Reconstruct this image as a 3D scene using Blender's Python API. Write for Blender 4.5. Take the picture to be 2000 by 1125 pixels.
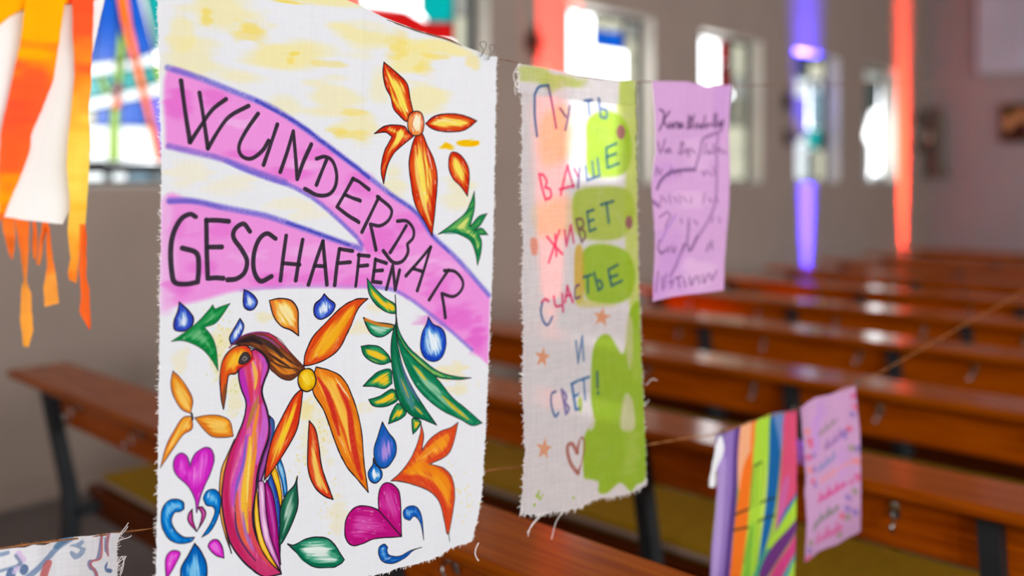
import bpy, bmesh, math, random
import numpy as np
from mathutils import Vector, Matrix

for o in list(bpy.data.objects):
    bpy.data.objects.remove(o, do_unlink=True)
S = bpy.context.scene
COL = S.collection
R = random.Random(7)

# ------------------------------------------------------------------ camera
TH = math.radians(43.7)
SN, CS = math.sin(TH), math.cos(TH)
EYE = 1.5
FPX = 1830.0
cam_d = bpy.data.cameras.new('camera')
cam = bpy.data.objects.new('camera', cam_d)
COL.objects.link(cam)
cam.location = (0, 0, EYE)
cam.rotation_euler = (math.radians(90), 0, TH)
cam_d.sensor_width = 36
cam_d.sensor_fit = 'HORIZONTAL'
cam_d.lens = FPX / 2000 * 36
cam_d.shift_y = -212.5 / 2000
cam_d.clip_start = 0.05
cam_d.dof.use_dof = True
cam_d.dof.focus_distance = 1.27
cam_d.dof.aperture_fstop = 1.35
S.camera = cam

# ------------------------------------------------------------------ world, daylight, exposure
S.view_settings.view_transform = 'Standard'
S.view_settings.look = 'None'
S.view_settings.gamma = 1
S.view_settings.use_curve_mapping = False
S.view_settings.exposure = 0.72
S.cycles.use_denoising = True
S.cycles.max_bounces = 8
S.cycles.transparent_max_bounces = 16
S.cycles.sample_clamp_indirect = 6
w = bpy.data.worlds.new('overcast_sky')
S.world = w
w.use_nodes = True
bg = w.node_tree.nodes['Background']
bg.inputs[0].default_value = (0.93, 0.97, 1.0, 1)
bg.inputs[1].default_value = 4.0


def area(name, loc, direction, sx, sy, power, color, spread=180, shape='RECTANGLE'):
    l = bpy.data.lights.new(name, 'AREA')
    l.shape = shape
    l.size = sx
    l.size_y = sy
    l.energy = power
    l.color = color
    l.spread = math.radians(spread)
    o = bpy.data.objects.new(name, l)
    COL.objects.link(o)
    o.location = loc
    o.rotation_euler = Vector(direction).to_track_quat('-Z', 'Y').to_euler()
    return o


# daylight from the windows of the opposite (right-hand) long wall
for i in range(6):
    area('daylight_window', (4.85, -3.4 + 1.82 * i, 2.55), (-1, 0, -0.12), 1.1, 1.6, 66, (0.93, 0.97, 1.0))
for i in range(3):
    area('daylight_window', (4.85, 7.52 + 1.82 * i, 2.55), (-1, 0, -0.12), 1.1, 1.6, 34, (0.95, 0.96, 1.0))

# added fill light behind the camera to brighten the pew boards, no window there
area('rear_fill_light', (0.3, -3.85, 3.6), (0, 1, -0.25), 2.6, 2.6, 75, (0.97, 0.97, 1.0))

# ------------------------------------------------------------------ helpers
def srgb(r, g, b):
    f = lambda c: (c / 255 / 12.92) if c / 255 <= 0.04045 else ((c / 255 + 0.055) / 1.055) ** 2.4
    return (f(r), f(g), f(b), 1)


def nm(name):
    m = bpy.data.materials.new(name)
    m.use_nodes = True
    nt = m.node_tree
    return m, nt, nt.nodes['Principled BSDF']


def simple(name, col, rough=0.6, metal=0.0, noise=0.0, nscale=8.0, bump=0.0, coat=0.0):
    m, nt, p = nm(name)
    p.inputs['Base Color'].default_value = col
    p.inputs['Roughness'].default_value = rough
    p.inputs['Metallic'].default_value = metal
    p.inputs['Specular IOR Level'].default_value = 0.5 if metal else 0.15
    p.inputs['Coat Weight'].default_value = coat
    if noise or bump:
        tc = nt.nodes.new('ShaderNodeTexCoord')
        n = nt.nodes.new('ShaderNodeTexNoise')
        n.inputs['Scale'].default_value = nscale
        n.inputs['Detail'].default_value = 5
        nt.links.new(tc.outputs['Object'], n.inputs['Vector'])
        if noise:
            r = nt.nodes.new('ShaderNodeValToRGB')
            r.color_ramp.elements[0].position = 0.3
            r.color_ramp.elements[1].position = 0.7
            r.color_ramp.elements[0].color = tuple(c * (1 - noise) for c in col[:3]) + (1,)
            r.color_ramp.elements[1].color = tuple(min(1, c * (1 + noise)) for c in col[:3]) + (1,)
            nt.links.new(n.outputs['Fac'], r.inputs['Fac'])
            nt.links.new(r.outputs['Color'], p.inputs['Base Color'])
        if bump:
            b = nt.nodes.new('ShaderNodeBump')
            b.inputs['Strength'].default_value = bump
            b.inputs['Distance'].default_value = 0.01
            nt.links.new(n.outputs['Fac'], b.inputs['Height'])
            nt.links.new(b.outputs['Normal'], p.inputs['Normal'])
    return m


def wood(name, dark, light, rough=0.2, coat=0.0, spec=0.1):
    m, nt, p = nm(name)
    tc = nt.nodes.new('ShaderNodeTexCoord')
    mp = nt.nodes.new('ShaderNodeMapping')
    mp.inputs['Scale'].default_value = (1.2, 22, 22)
    n = nt.nodes.new('ShaderNodeTexNoise')
    n.inputs['Scale'].default_value = 3.0
    n.inputs['Detail'].default_value = 6
    n.inputs['Distortion'].default_value = 0.6
    r = nt.nodes.new('ShaderNodeValToRGB')
    r.color_ramp.elements[0].position = 0.32
    r.color_ramp.elements[0].color = dark
    r.color_ramp.elements[1].position = 0.68
    r.color_ramp.elements[1].color = light
    nt.links.new(tc.outputs['Object'], mp.inputs['Vector'])
    nt.links.new(mp.outputs['Vector'], n.inputs['Vector'])
    nt.links.new(n.outputs['Fac'], r.inputs['Fac'])
    nt.links.new(r.outputs['Color'], p.inputs['Base Color'])
    p.inputs['Roughness'].default_value = rough
    p.inputs['Specular IOR Level'].default_value = spec
    p.inputs['Coat Weight'].default_value = coat
    p.inputs['Coat Roughness'].default_value = 0.08
    b = nt.nodes.new('ShaderNodeBump')
    b.inputs['Strength'].default_value = 0.03
    b.inputs['Distance'].default_value = 0.004
    nt.links.new(n.outputs['Fac'], b.inputs['Height'])
    nt.links.new(b.outputs['Normal'], p.inputs['Normal'])
    return m


def glass(name, col, gloss=0.03):
    m = bpy.data.materials.new(name)
    m.use_nodes = True
    nt = m.node_tree
    nt.nodes.remove(nt.nodes['Principled BSDF'])
    out = nt.nodes['Material Output']
    col = tuple(math.sqrt(c) for c in col[:3]) + (1,)   # light crosses both faces of a pane
    tc = nt.nodes.new('ShaderNodeTexCoord')
    n = nt.nodes.new('ShaderNodeTexNoise')
    n.inputs['Scale'].default_value = 9
    mx = nt.nodes.new('ShaderNodeMixRGB')
    mx.inputs['Color1'].default_value = tuple(c * 0.9 for c in col[:3]) + (1,)
    mx.inputs['Color2'].default_value = tuple(min(1, c * 1.07) for c in col[:3]) + (1,)
    nt.links.new(tc.outputs['Object'], n.inputs['Vector'])
    nt.links.new(n.outputs['Fac'], mx.inputs['Fac'])
    t = nt.nodes.new('ShaderNodeBsdfTransparent')
    g = nt.nodes.new('ShaderNodeBsdfGlossy')
    g.inputs['Roughness'].default_value = 0.15
    mix = nt.nodes.new('ShaderNodeMixShader')
    mix.inputs[0].default_value = gloss
    nt.links.new(mx.outputs['Color'], t.inputs['Color'])
    nt.links.new(t.outputs[0], mix.inputs[1])
    nt.links.new(g.outputs[0], mix.inputs[2])
    nt.links.new(mix.outputs[0], out.inputs['Surface'])
    return m


def link(name, me, mat=None, parent=None, loc=None):
    o = bpy.data.objects.new(name, me)
    COL.objects.link(o)
    if mat is not None and me is not None and not me.materials:
        for mm in (mat if isinstance(mat, (list, tuple)) else [mat]):
            me.materials.append(mm)
    if parent is not None:
        o.parent = parent
    if loc is not None:
        o.location = loc
    return o


def bm_obj(name, bm, mat, parent=None, loc=None, smooth=False):
    me = bpy.data.meshes.new(name)
    bm.to_mesh(me)
    bm.free()
    if smooth:
        for p in me.polygons:
            p.use_smooth = True
    return link(name, me, mat, parent, loc)


def thing(name, label, cat, loc=(0, 0, 0), group=None):
    o = bpy.data.objects.new(name, None)
    COL.objects.link(o)
    o.empty_display_size = 0.05
    o.location = loc
    tag(o, label, cat, group)
    return o


def tag(o, label=None, cat=None, group=None, kind=None):
    if label: o['label'] = label
    if cat: o['category'] = cat
    if group: o['group'] = group
    if kind: o['kind'] = kind
    return o


def box(bm, x0, x1, y0, y1, z0, z1, bev=0.0, seg=2):
    vs = [bm.verts.new(c) for c in ((x0, y0, z0), (x1, y0, z0), (x1, y1, z0), (x0, y1, z0),
                                    (x0, y0, z1), (x1, y0, z1), (x1, y1, z1), (x0, y1, z1))]
    fs = [bm.faces.new([vs[i] for i in q]) for q in ((0, 3, 2, 1), (4, 5, 6, 7), (0, 1, 5, 4), (1, 2, 6, 5), (2, 3, 7, 6), (3, 0, 4, 7))]
    if bev:
        es = {e for f in fs for e in f.edges}
        bmesh.ops.bevel(bm, geom=list(es), offset=bev, segments=seg, profile=0.5, affect='EDGES')
    return vs


def tube(bm, pts, r, n=6, taper=None):
    pts = [Vector(p) for p in pts]
    rings = []
    up = Vector((0.13, 0.2, 0.97))
    for i, p in enumerate(pts):
        d = (pts[min(i + 1, len(pts) - 1)] - pts[max(i - 1, 0)])
        d = d.normalized() if d.length > 1e-9 else Vector((0, 0, 1))
        a = d.cross(up)
        if a.length < 1e-3:
            a = d.cross(Vector((1, 0, 0)))
        a.normalize()
        b = d.cross(a)
        rr = r if taper is None else r * taper[i]
        rings.append([bm.verts.new(p + (a * math.cos(t) + b * math.sin(t)) * rr) for t in [2 * math.pi * k / n for k in range(n)]])
    for i in range(len(rings) - 1):
        for k in range(n):
            bm.faces.new((rings[i][k], rings[i][(k + 1) % n], rings[i + 1][(k + 1) % n], rings[i + 1][k]))
    bm.faces.new(rings[0][::-1])
    bm.faces.new(rings[-1])


def lathe(bm, prof, n=20, axis=None):
    rings = []
    for (r, z) in prof:
        rings.append([bm.verts.new((r * math.cos(2 * math.pi * k / n), r * math.sin(2 * math.pi * k / n), z)) for k in range(n)])
    for i in range(len(rings) - 1):
        for k in range(n):
            bm.faces.new((rings[i][k], rings[i][(k + 1) % n], rings[i + 1][(k + 1) % n], rings[i + 1][k]))
    bm.faces.new(rings[0][::-1])
    bm.faces.new(rings[-1])


def prism(bm, pts, nrm, th):
    """polygon pts (Vectors) extruded by th along nrm"""
    a = [bm.verts.new(p) for p in pts]
    b = [bm.verts.new(p + nrm * th) for p in pts]
    bm.faces.new(a)
    bm.faces.new(b[::-1])
    n = len(pts)
    for i in range(n):
        bm.faces.new((a[i], b[i], b[(i + 1) % n], a[(i + 1) % n]))


# where the sight line through photograph point (px, py) meets a real plane of the church
def ray(px, py):
    k = (px - 1000) / FPX
    return Vector((-SN + k * CS, CS + k * SN, -(py - 350) / FPX))


def on_x(px, py, X):
    d = ray(px, py)
    return Vector((0, 0, EYE)) + d * (X / d.x)


def on_y(px, py, Y):
    d = ray(px, py)
    return Vector((0, 0, EYE)) + d * (Y / d.y)


# ------------------------------------------------------------------ room shell
WX, FY, CEIL, THK = -4.6, 12.8, 6.2, 0.19
plaster = simple('plaster', srgb(156, 138, 126), 0.9, noise=0.04, nscale=3, bump=0.25)
plaster2 = simple('plaster_end_wall', srgb(160, 148, 146), 0.9, noise=0.04, nscale=3, bump=0.25)
stone_floor = simple('stone_floor', srgb(112, 108, 106), 0.55, noise=0.10, nscale=2.2, bump=0.1)
ceil_m = simple('ceiling_wood', srgb(120, 98, 80), 0.8, noise=0.1, nscale=2)
WZ0, WZ1 = EYE - 0.04, EYE + 1.36
WINS = [(1.78, 2.86), (3.50, 4.59), (5.44, 6.56), (7.28, 8.39), (9.09, 10.13), (10.81, 11.74)]

ys = [-4.0]
for i in range(6):
    ys += list(WINS[i])
ys += [FY]
bm = bmesh.new()
for i in range(len(ys) - 1):
    if i % 2 == 0:
        box(bm, WX - THK, WX, ys[i], ys[i + 1], 0, CEIL)
    else:
        box(bm, WX - THK, WX, ys[i], ys[i + 1], 0, WZ0)
        box(bm, WX - THK, WX, ys[i], ys[i + 1], WZ1, CEIL)
tag(bm_obj('wall_left', bm, plaster), kind='structure')
bm = bmesh.new(); box(bm, WX - THK, 5.4, FY, FY + 0.3, 0, CEIL)
tag(bm_obj('wall_far', bm, plaster2), kind='structure')
bm = bmesh.new(); box(bm, 5.0, 5.4, -4.0, FY, 0, CEIL)
tag(bm_obj('wall_right', bm, plaster), kind='structure')
bm = bmesh.new(); box(bm, WX - THK, 5.4, -4.3, -4.0, 0, CEIL)
tag(bm_obj('wall_near', bm, plaster), kind='structure')
bm = bmesh.new(); box(bm, WX - THK, 5.4, -4.3, FY + 0.3, -0.15, 0)
tag(bm_obj('floor', bm, stone_floor), kind='structure')
bm = bmesh.new(); box(bm, WX - THK, 5.4, -4.3, FY + 0.3, CEIL, CEIL + 0.15)
tag(bm_obj('ceiling', bm, ceil_m), kind='structure')
bm = bmesh.new(); box(bm, WX, WX + 0.02, -4.0, FY, 0, 0.1, 0.004)
tag(bm_obj('baseboard_left', bm, plaster), kind='structure')

# ------------------------------------------------------------------ stained glass windows
lead = simple('lead_and_iron', srgb(40, 38, 38), 0.6)
reveal_m = simple('daylit_reveal', srgb(228, 222, 212), 0.85, noise=0.03, nscale=6)  # lighter than the wall plaster: daylight on the reveals put into the colour
sill_m = simple('window_sill_stone', srgb(185, 180, 172), 0.35, noise=0.05, nscale=6)
G = dict(clear=glass('clear_glass', (0.96, 0.98, 0.95, 1)), blue=glass('blue_glass', (0.0, 0.022, 0.125, 1)),
         teal=glass('teal_glass', (0.0, 0.08, 0.075, 1)), green=glass('green_glass', (0.085, 0.14, 0.0, 1)),
         orange=glass('orange_glass', (0.36, 0.060, 0.0, 1)), red=glass('red_glass', (0.12, 0.001, 0.001, 1)),
         opal=glass('opal_glass', (0.27, 0.275, 0.27, 1)), milky=glass('milky_glass', (0.17, 0.18, 0.18, 1)), dark=glass('dark_glass', (0.008, 0.011, 0.01, 1)), grey=glass('grey_glass', (0.045, 0.05, 0.05, 1)),
         cream=glass('cream_glass', (0.135, 0.128, 0.095, 1)), dusk=glass('grey_cream_glass', (0.075, 0.073, 0.064, 1)), pale=glass('pale_blue_glass', (0.05, 0.075, 0.09, 1)),
         maroon=glass('maroon_glass', (0.05, 0.002, 0.003, 1)), violet=glass('violet_glass', (0.04, 0.03, 0.17, 1)))
DEP = 0.155
GX = WX - DEP     # plane of the glazing
EXT = Vector((-1, 0, 0))


def clip_poly(poly, ylo, yhi, zlo, zhi):
    def cut(p, ax, v, keep_less):
        o = []
        for i in range(len(p)):
            a, b = p[i], p[(i + 1) % len(p)]
            ia = (a[ax] <= v) if keep_less else (a[ax] >= v)
            ib = (b[ax] <= v) if keep_less else (b[ax] >= v)
            if ia: o.append(a)
            if ia != ib:
                t = (v - a[ax]) / (b[ax] - a[ax])
                o.append((a[0] + t * (b[0] - a[0]), a[1] + t * (b[1] - a[1])))
        return o
    for ax, v, l in ((0, ylo, False), (0, yhi, True), (1, zlo, False), (1, zhi, True)):
        poly = cut(poly, ax, v, l)
        if len(poly) < 3: return []
    return poly


def window(idx, panes, rows=None):
    """panes: list of (colour, polygon in local (y, z)); built as separate glass pieces in lead came"""
    y0 = WINS[idx - 1][0]
    WW = WINS[idx - 1][1] - y0
    wr = bpy.data.objects.new('window_%d' % idx, None)
    COL.objects.link(wr)
    wr.location = (GX, y0, WZ0)
    wr['kind'] = 'structure'
    bm = bmesh.new()
    F = 0.035
    box(bm, -0.02, 0.02, 0, F, 0, WZ1 - WZ0); box(bm, -0.02, 0.02, WW - F, WW, 0, WZ1 - WZ0)
    box(bm, -0.02, 0.02, F, WW - F, 0, F); box(bm, -0.02, 0.02, F, WW - F, WZ1 - WZ0 - F, WZ1 - WZ0)
    bm_obj('window_frame', bm, lead, wr)
    bm = bmesh.new()
    box(bm, 0.02, DEP - 0.006, 0.004, WW - 0.004, 0.0, 0.018, 0.004)
    bm_obj('window_sill', bm, sill_m, wr)
    bm = bmesh.new()
    g = 0.006
    box(bm, 0.02, DEP - 0.002, 0, g, 0.018, WZ1 - WZ0); box(bm, 0.02, DEP - 0.002, WW - g, WW, 0.018, WZ1 - WZ0)
    box(bm, 0.02, DEP - 0.002, g, WW - g, WZ1 - WZ0 - g, WZ1 - WZ0)
    bm_obj('window_reveal', bm, reveal_m, wr)
    cm = bmesh.new()
    for (c, poly) in panes:
        poly = clip_poly(poly, F * 0.6, WW - F * 0.6, F * 0.6, WZ1 - WZ0 - F * 0.6)
        if len(poly) < 3:
            continue
        b = bmesh.new()
        prism(b, [Vector((0, y, z)) for (y, z) in poly], Vector((-1, 0, 0)), 0.004)
        bm_obj('pane', b, G[c], wr)
        n = len(poly)
        for i in range(n):
            a, d = Vector((0.003, *poly[i])), Vector((0.003, *poly[(i + 1) % n]))
            if (d - a).length > 0.02:
                tube(cm, [a, d], 0.0042, 4)
    bm_obj('lead_came', cm, lead, wr)
    return wr


def rect(y0, y1, z0, z1):
    return [(y0, z0), (y1, z0), (y1, z1), (y0, z1)]


def pxl(s, y0):
    out = []
    for q in s.split():
        a, b = q.split(',')
        p = on_x(float(a), float(b), GX)
        out.append((p.y - y0, p.z - WZ0))
    return out


H = WZ1 - WZ0
y1 = WINS[0][0]
WW = WINS[0][1] - y1
A = []
for c, s in (
        ('opal', '120,248 164,247 164,316 120,316'), ('opal', '166,247 213,246 212,315 166,316'), ('opal', '232,246 289,247 305,314 232,315'),
        ('green', '215,213 234,211 232,246 231,315 213,315 214,246'), ('red', '224,163 236,161 236,187 223,189'), ('orange', '223,190 236,188 233,211 218,213'),
        ('green', '226,122 243,119 237,160 225,162'), ('green', '231,46 244,86 242,118 227,121'),
        ('orange', '226,-30 243,-30 270,116 257,119 238,40'), ('orange', '258,120 271,117 283,166 271,170'), ('orange', '271,171 284,167 300,240 291,246'), ('orange', '289,247 303,241 320,316 306,316'),
        ('opal', '150,128 225,119 225,142 150,152'), ('opal', '238,116 259,113 263,134 237,138'), ('opal', '271,113 303,102 304,127 273,131'),
        ('opal', '150,199 222,184 221,206 150,218'), ('opal', '234,182 272,172 275,193 234,200'), ('opal', '284,169 330,158 330,182 288,190'),
        ('blue', '150,-30 196,-30 189,45 180,125 150,128'), ('blue', '197,-30 224,-30 236,40 228,90 226,118 181,124 190,45'),
        ('blue', '246,-30 264,-30 300,101 272,112 255,50'), ('opal', '265,-30 277,-30 305,100 301,101'), ('teal', '278,-30 330,-30 330,96 306,100'),
        ('blue', '225,-20 238,40 257,119 244,118 244,86 231,46'),
        ('teal', '150,153 190,148 203,186 150,197'), ('green', '191,148 200,146 216,182 204,185'), ('teal', '201,146 224,143 222,182 217,182'),
        ('teal', '239,139 262,135 271,170 236,180'), ('teal', '275,132 296,129 308,160 285,166'), ('green', '297,129 330,124 330,156 309,160'),
        ('blue', '188,213 216,208 216,245 188,246'), ('cream', '150,219 187,213 187,246 150,247'), ('blue', '236,201 276,194 289,245 231,245'), ('violet', '290,191 330,183 330,315 317,314'),
        ):
    A.append((c, pxl(s, y1)))
A += [('opal', pxl('150,337 203,337 203,361 150,361', y1)), ('grey', pxl('204,337 216,337 216,361 204,361', y1)), ('opal', pxl('218,337 248,337 248,361 218,361', y1)),
      ('pale', pxl('249,337 292,337 292,361 249,361', y1)), ('grey', pxl('293,337 420,335 420,361 293,361', y1))]
# hidden remainder of the first window, plain clear quarries
for i in range(3):
    for j in range(4):
        a = pxl('331,160', y1)[0][0]
        A.append((('opal', 'teal', 'blue', 'opal')[(i + j) % 4], rect(a + 0.01 + (WW - a) * i / 3, a + (WW - a) * (i + 1) / 3, 0.03 + (H - .05) * j / 4, 0.02 + (H - .05) * (j + 1) / 4)))
w1 = window(1, A)
bm = bmesh.new(); box(bm, -0.02, 0.02, 0.035, WW - 0.035, pxl('200,336', y1)[0][1], pxl('200,317', y1)[0][1])
bm_obj('transom_bar', bm, lead, w1)
y2 = WINS[1][0]
B = [('dusk', pxl('887,-60 908,-60 908,30 887,30', y2)), ('dusk', pxl('909,-60 950,-60 950,40 909,30', y2)), ('cream', pxl('887,31 908,31 908,112 887,112', y2)), ('dusk', pxl('909,31 950,41 950,130 909,112', y2)), ('dark', pxl('885,-60 887,-60 887,95 885,95', y2))]
for c, s in (('clear', '640,-60 820,-60 820,22 712,26 700,-4'), ('red', '735,12 790,20 835,44 884,46 886,82 700,70 700,14'), ('teal', '822,-60 884,-60 884,44 836,43 822,24')):
    B.append((c, pxl(s, y2)))
for j in range(5):
    for i in range(3):
        B.append((('clear', 'clear', 'cream')[i], rect(0.03 + .35 * i, 0.03 + .35 * (i + 1), 0.02 + j * .18, 0.02 + (j + 1) * .18)))
window(2, B)
y3 = WINS[2][0]
Cc = [('clear', pxl('1098,28 1158,28 1158,150 1098,160', y3)), ('cream', pxl('1160,30 1186,34 1186,58 1160,56', y3)), ('cream', pxl('1187,34 1214,40 1214,62 1187,58', y3)),
      ('blue', pxl('1160,58 1182,60 1182,94 1160,90', y3)), ('blue', pxl('1183,60 1214,64 1214,100 1183,94', y3)), ('dark', pxl('1215,36 1220,36 1220,100 1215,100', y3)), ('dusk', pxl('1221,36 1262,44 1262,82 1221,74', y3)), ('cream', pxl('1221,75 1262,83 1262,120 1223,112', y3)), ('cream', pxl('1223,113 1262,121 1262,186 1223,176', y3)), ('dark', pxl('1160,18 1262,30 1262,43 1160,29', y3)), ('clear', pxl('1160,92 1222,101 1222,160 1160,156', y3))]
for j in range(4):
    for i in range(4):
        Cc.append((('clear', 'clear', 'clear', 'cream')[i], rect(0.02 + .27 * i, 0.02 + .27 * (i + 1), 0.02 + j * .2, 0.02 + (j + 1) * .2)))
window(3, Cc)
y4 = WINS[3][0]
Dd = [('clear', pxl('1360,78 1402,80 1402,170 1360,170', y4)), ('red', pxl('1403,82 1416,82 1417,118 1404,132', y4)), ('dark', pxl('1418,82 1430,84 1430,190 1429,190 1418,118', y4)), ('cream', pxl('1431,84 1450,86 1450,150 1431,148', y4)), ('cream', pxl('1451,86 1480,90 1480,150 1451,150', y4)), ('dusk', pxl('1431,149 1480,151 1480,246 1420,246 1420,192 1431,191', y4)),
      ('maroon', pxl('1404,134 1418,120 1428,170 1416,190 1404,190', y4))]
for j in range(3):
    for i in range(4):
        Dd.append((('cream', 'orange', 'dusk', 'cream')[i] if j == 2 else ('clear', 'cream', 'cream', 'cream')[i], rect(0.02 + .27 * i, 0.02 + .27 * (i + 1), 0.02 + j * .27, 0.02 + (j + 1) * .27)))
window(4, Dd)
y5 = WINS[4][0]
Ee = []
for c, s in (('dark', '1530,60 1640,70 1640,125 1545,119'), ('dark', '1581,154 1597,154 1597,165 1581,171'), ('grey', '1603,252 1630,292 1630,291 1588,291 1597,290'), ('grey', '1602,252 1605,291 1598,291'), ('dark', '1621,125 1640,126 1640,290 1631,290 1631,202 1626,200 1626,154 1621,154'), ('grey', '1588,291 1591,291 1591,352 1588,352'), ('cream', '1631,292 1640,292 1640,352 1631,352'), ('dark', '1545,120 1578,122 1578,152 1545,150'), ('cream', '1579,122 1620,126 1620,152 1579,152'), ('milky', '1545,152 1579,153 1577,188 1545,186'), ('violet', '1545,188 1577,190 1576,262 1545,270'),
             ('pale', '1581,172 1597,166 1606,200 1602,250 1582,250'), ('dark', '1598,154 1625,154 1625,200 1607,200'), ('grey', '1607,202 1630,202 1630,290 1604,290 1603,250'), ('teal', '1577,252 1602,252 1596,290 1577,290'),
             ('milky', '1545,272 1575,264 1575,300 1545,300'), ('milky', '1545,302 1575,302 1575,352 1545,352'), ('dark', '1577,292 1588,292 1588,352 1577,352'), ('cream', '1590,292 1630,292 1630,352 1590,352')):
    Ee.append((c, pxl(s, y5)))
window(5, Ee)
y6 = WINS[5][0]
Ff = []
for c, s in (('dusk', '1660,100 1760,110 1760,159 1660,159'), ('dark', '1660,160 1680,160 1680,226 1688,262 1680,350 1660,350'), ('dusk', '1716,340 1718,350 1700,350 1704,340'), ('dark', '1680,160 1718,160 1716,212 1680,226'), ('dusk', '1720,160 1745,160 1745,350 1739,350 1737,282 1735,252 1722,214'), ('clear', '1709,214 1721,214 1734,254 1734,268 1726,282 1700,282 1688,262'),
             ('clear', '1700,284 1724,284 1724,318 1716,340 1704,340 1700,320'), ('grey', '1680,230 1704,214 1686,264 1698,284 1698,350 1680,350'), ('grey', '1726,284 1736,268 1738,350 1718,350 1726,320'), ('cream', '1740,160 1760,160 1760,350 1740,350')):
    Ff.append((c, pxl(s, y6)))
window(6, Ff)

# ------------------------------------------------------------------ pews
oak = wood('varnished_oak', srgb(136, 58, 0), srgb(172, 84, 2), 0.12, 0.0, 0.11)
oak2 = wood('varnished_oak_board', srgb(156, 64, 0), srgb(200, 94, 2), 0.3, 0.0, 0.12)
shaded_oak = wood('shaded_oak', srgb(70, 24, 2), srgb(104, 44, 6), 0.4, 0.0, 0.1)  # oak darkened for seat and rail: shade of the gaps put into the colour
iron = simple('grey_pew_metal', srgb(46, 48, 50), 0.5, noise=0.1, nscale=12)
olive = simple('olive_seat_pad', srgb(146, 112, 0), 0.9, noise=0.12, nscale=40, bump=0.15)
piping = simple('pale_pad_edge', srgb(150, 128, 118), 0.8)
chrome = simple('chrome_hook', srgb(200, 198, 192), 0.18, 1.0)
PX0, PX1 = -3.46, 1.25
NROW = 10


def mesh_of(build, *mats, smooth=False):
    bm = bmesh.new()
    build(bm)
    me = bpy.data.meshes.new('mesh')
    bm.to_mesh(me)
    bm.free()
    for m in mats: me.materials.append(m)
    if smooth:
        for p in me.polygons: p.use_smooth = True
    return me


def b_ledge(bm): box(bm, PX0, PX1, 0.0, 0.205, 0.822, 0.85, 0.009, 3)
def b_back(bm):
    box(bm, PX0 + 0.12, PX1 - 0.02, 0.0, 0.022, -0.155, 0.0, 0.004)
def b_seat(bm): box(bm, PX0 + 0.10, PX1 - 0.02, 0.23, 0.66, 0.395, 0.425, 0.006)
def b_rail(bm): box(bm, PX0 + 0.12, PX1 - 0.03, 0.235, 0.26, 0.33, 0.395, 0.004)
def b_pad(bm): box(bm, PX0 + 0.16, PX1 - 0.04, 0.255, 0.645, 0.425, 0.470, 0.014, 3)
def b_pipe(bm):
    tube(bm, [(PX0 + 0.17, 0.254, 0.448), (PX1 - 0.05, 0.254, 0.448)], 0.009, 6)
def b_leg(bm):
    w = 0.021
    P = [((0.042, 0.822), (0.084, 0.822)), ((0.112, 0.46), (0.158, 0.46)), ((0.118, 0.36), (0.17, 0.36)), ((0.098, 0.0), (0.138, 0.0))]
    r = []
    for (a, b) in P:
        r.append([bm.verts.new((-w, a[0], a[1])), bm.verts.new((w, a[0], a[1])), bm.verts.new((w, b[0], b[1])), bm.verts.new((-w, b[0], b[1]))])
    for i in range(3):
        for k in range(4):
            bm.faces.new((r[i][k], r[i][(k + 1) % 4], r[i + 1][(k + 1) % 4], r[i + 1][k]))
    bm.faces.new(r[0]); bm.faces.new(r[3][::-1])
    # seat bracket and front leg
    box(bm, -w, w, 0.14, 0.60, 0.355, 0.392, 0.003)
    box(bm, -w, w, 0.545, 0.595, 0.0, 0.36, 0.003)
    box(bm, -w, w, 0.09, 0.62, 0.0, 0.02, 0.003)
    bmesh.ops.recalc_face_normals(bm, faces=bm.faces[:])
def b_hook(bm):
    box(bm, -0.011, 0.011, -0.004, 0.004, -0.02, 0.02, 0.002)
    tube(bm, [(0, -0.004, 0.008), (0, -0.022, 0.012), (0, -0.03, 0.0), (0, -0.026, -0.016), (0, -0.034, -0.03), (0, -0.046, -0.028), (0, -0.05, -0.016)], 0.0035, 8)
    bmesh.ops.create_uvsphere(bm, u_segments=8, v_segments=6, radius=0.0065, matrix=Matrix.Translation((0, -0.05, -0.013)))


M_ledge, M_back, M_seat, M_rail, M_pad, M_pipe = (mesh_of(b_ledge, oak), mesh_of(b_back, oak2), mesh_of(b_seat, shaded_oak), mesh_of(b_rail, shaded_oak),
                                                  mesh_of(b_pad, olive), mesh_of(b_pipe, piping))
M_leg, M_hook = mesh_of(b_leg, iron), mesh_of(b_hook, chrome, smooth=True)
ORD = ['first', 'second', 'third', 'fourth', 'fifth', 'sixth', 'seventh', 'eighth', 'ninth', 'tenth']
hk = random.Random(3)
for n in range(NROW):
    pw = thing('church_pew', ('brown oak pew right behind the big painted banner, first row' if n == 0 else 'brown oak pew, last and tenth row, by the end wall' if n == 9 else 'brown oak pew, %s row counted away from the big painted banner' % ORD[n]), 'pew', (0, 1.12 + 0.87 * n, 0), 'rows of oak pews')
    link('shelf', M_ledge, None, pw)
    bk = link('back_board', M_back, None, pw, (0, 0.088, 0.822))
    bk.rotation_euler = (math.radians(14), 0, 0)
    link('seat', M_seat, None, pw)
    link('seat_rail', M_rail, None, pw)
    pd = link('seat_pad', M_pad, None, pw)
    link('pad_edge', M_pipe, None, pd)
    for i in range(6):
        link('leg', M_leg, None, pw, (-3.27 + 0.885 * i, 0, 0))
    x = PX0 + 0.32 + hk.uniform(0, 0.2)
    while x < PX1 - 0.1:
        h = link('hook', M_hook, None, pw, (x, 0.096, 0.768))
        h.rotation_euler = (math.radians(14), 0, hk.uniform(-0.3, 0.3))
        x += 0.445

# ------------------------------------------------------------------ LED uplights by the wall
can_m = simple('black_lamp_housing', srgb(22, 22, 24), 0.4)


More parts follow.
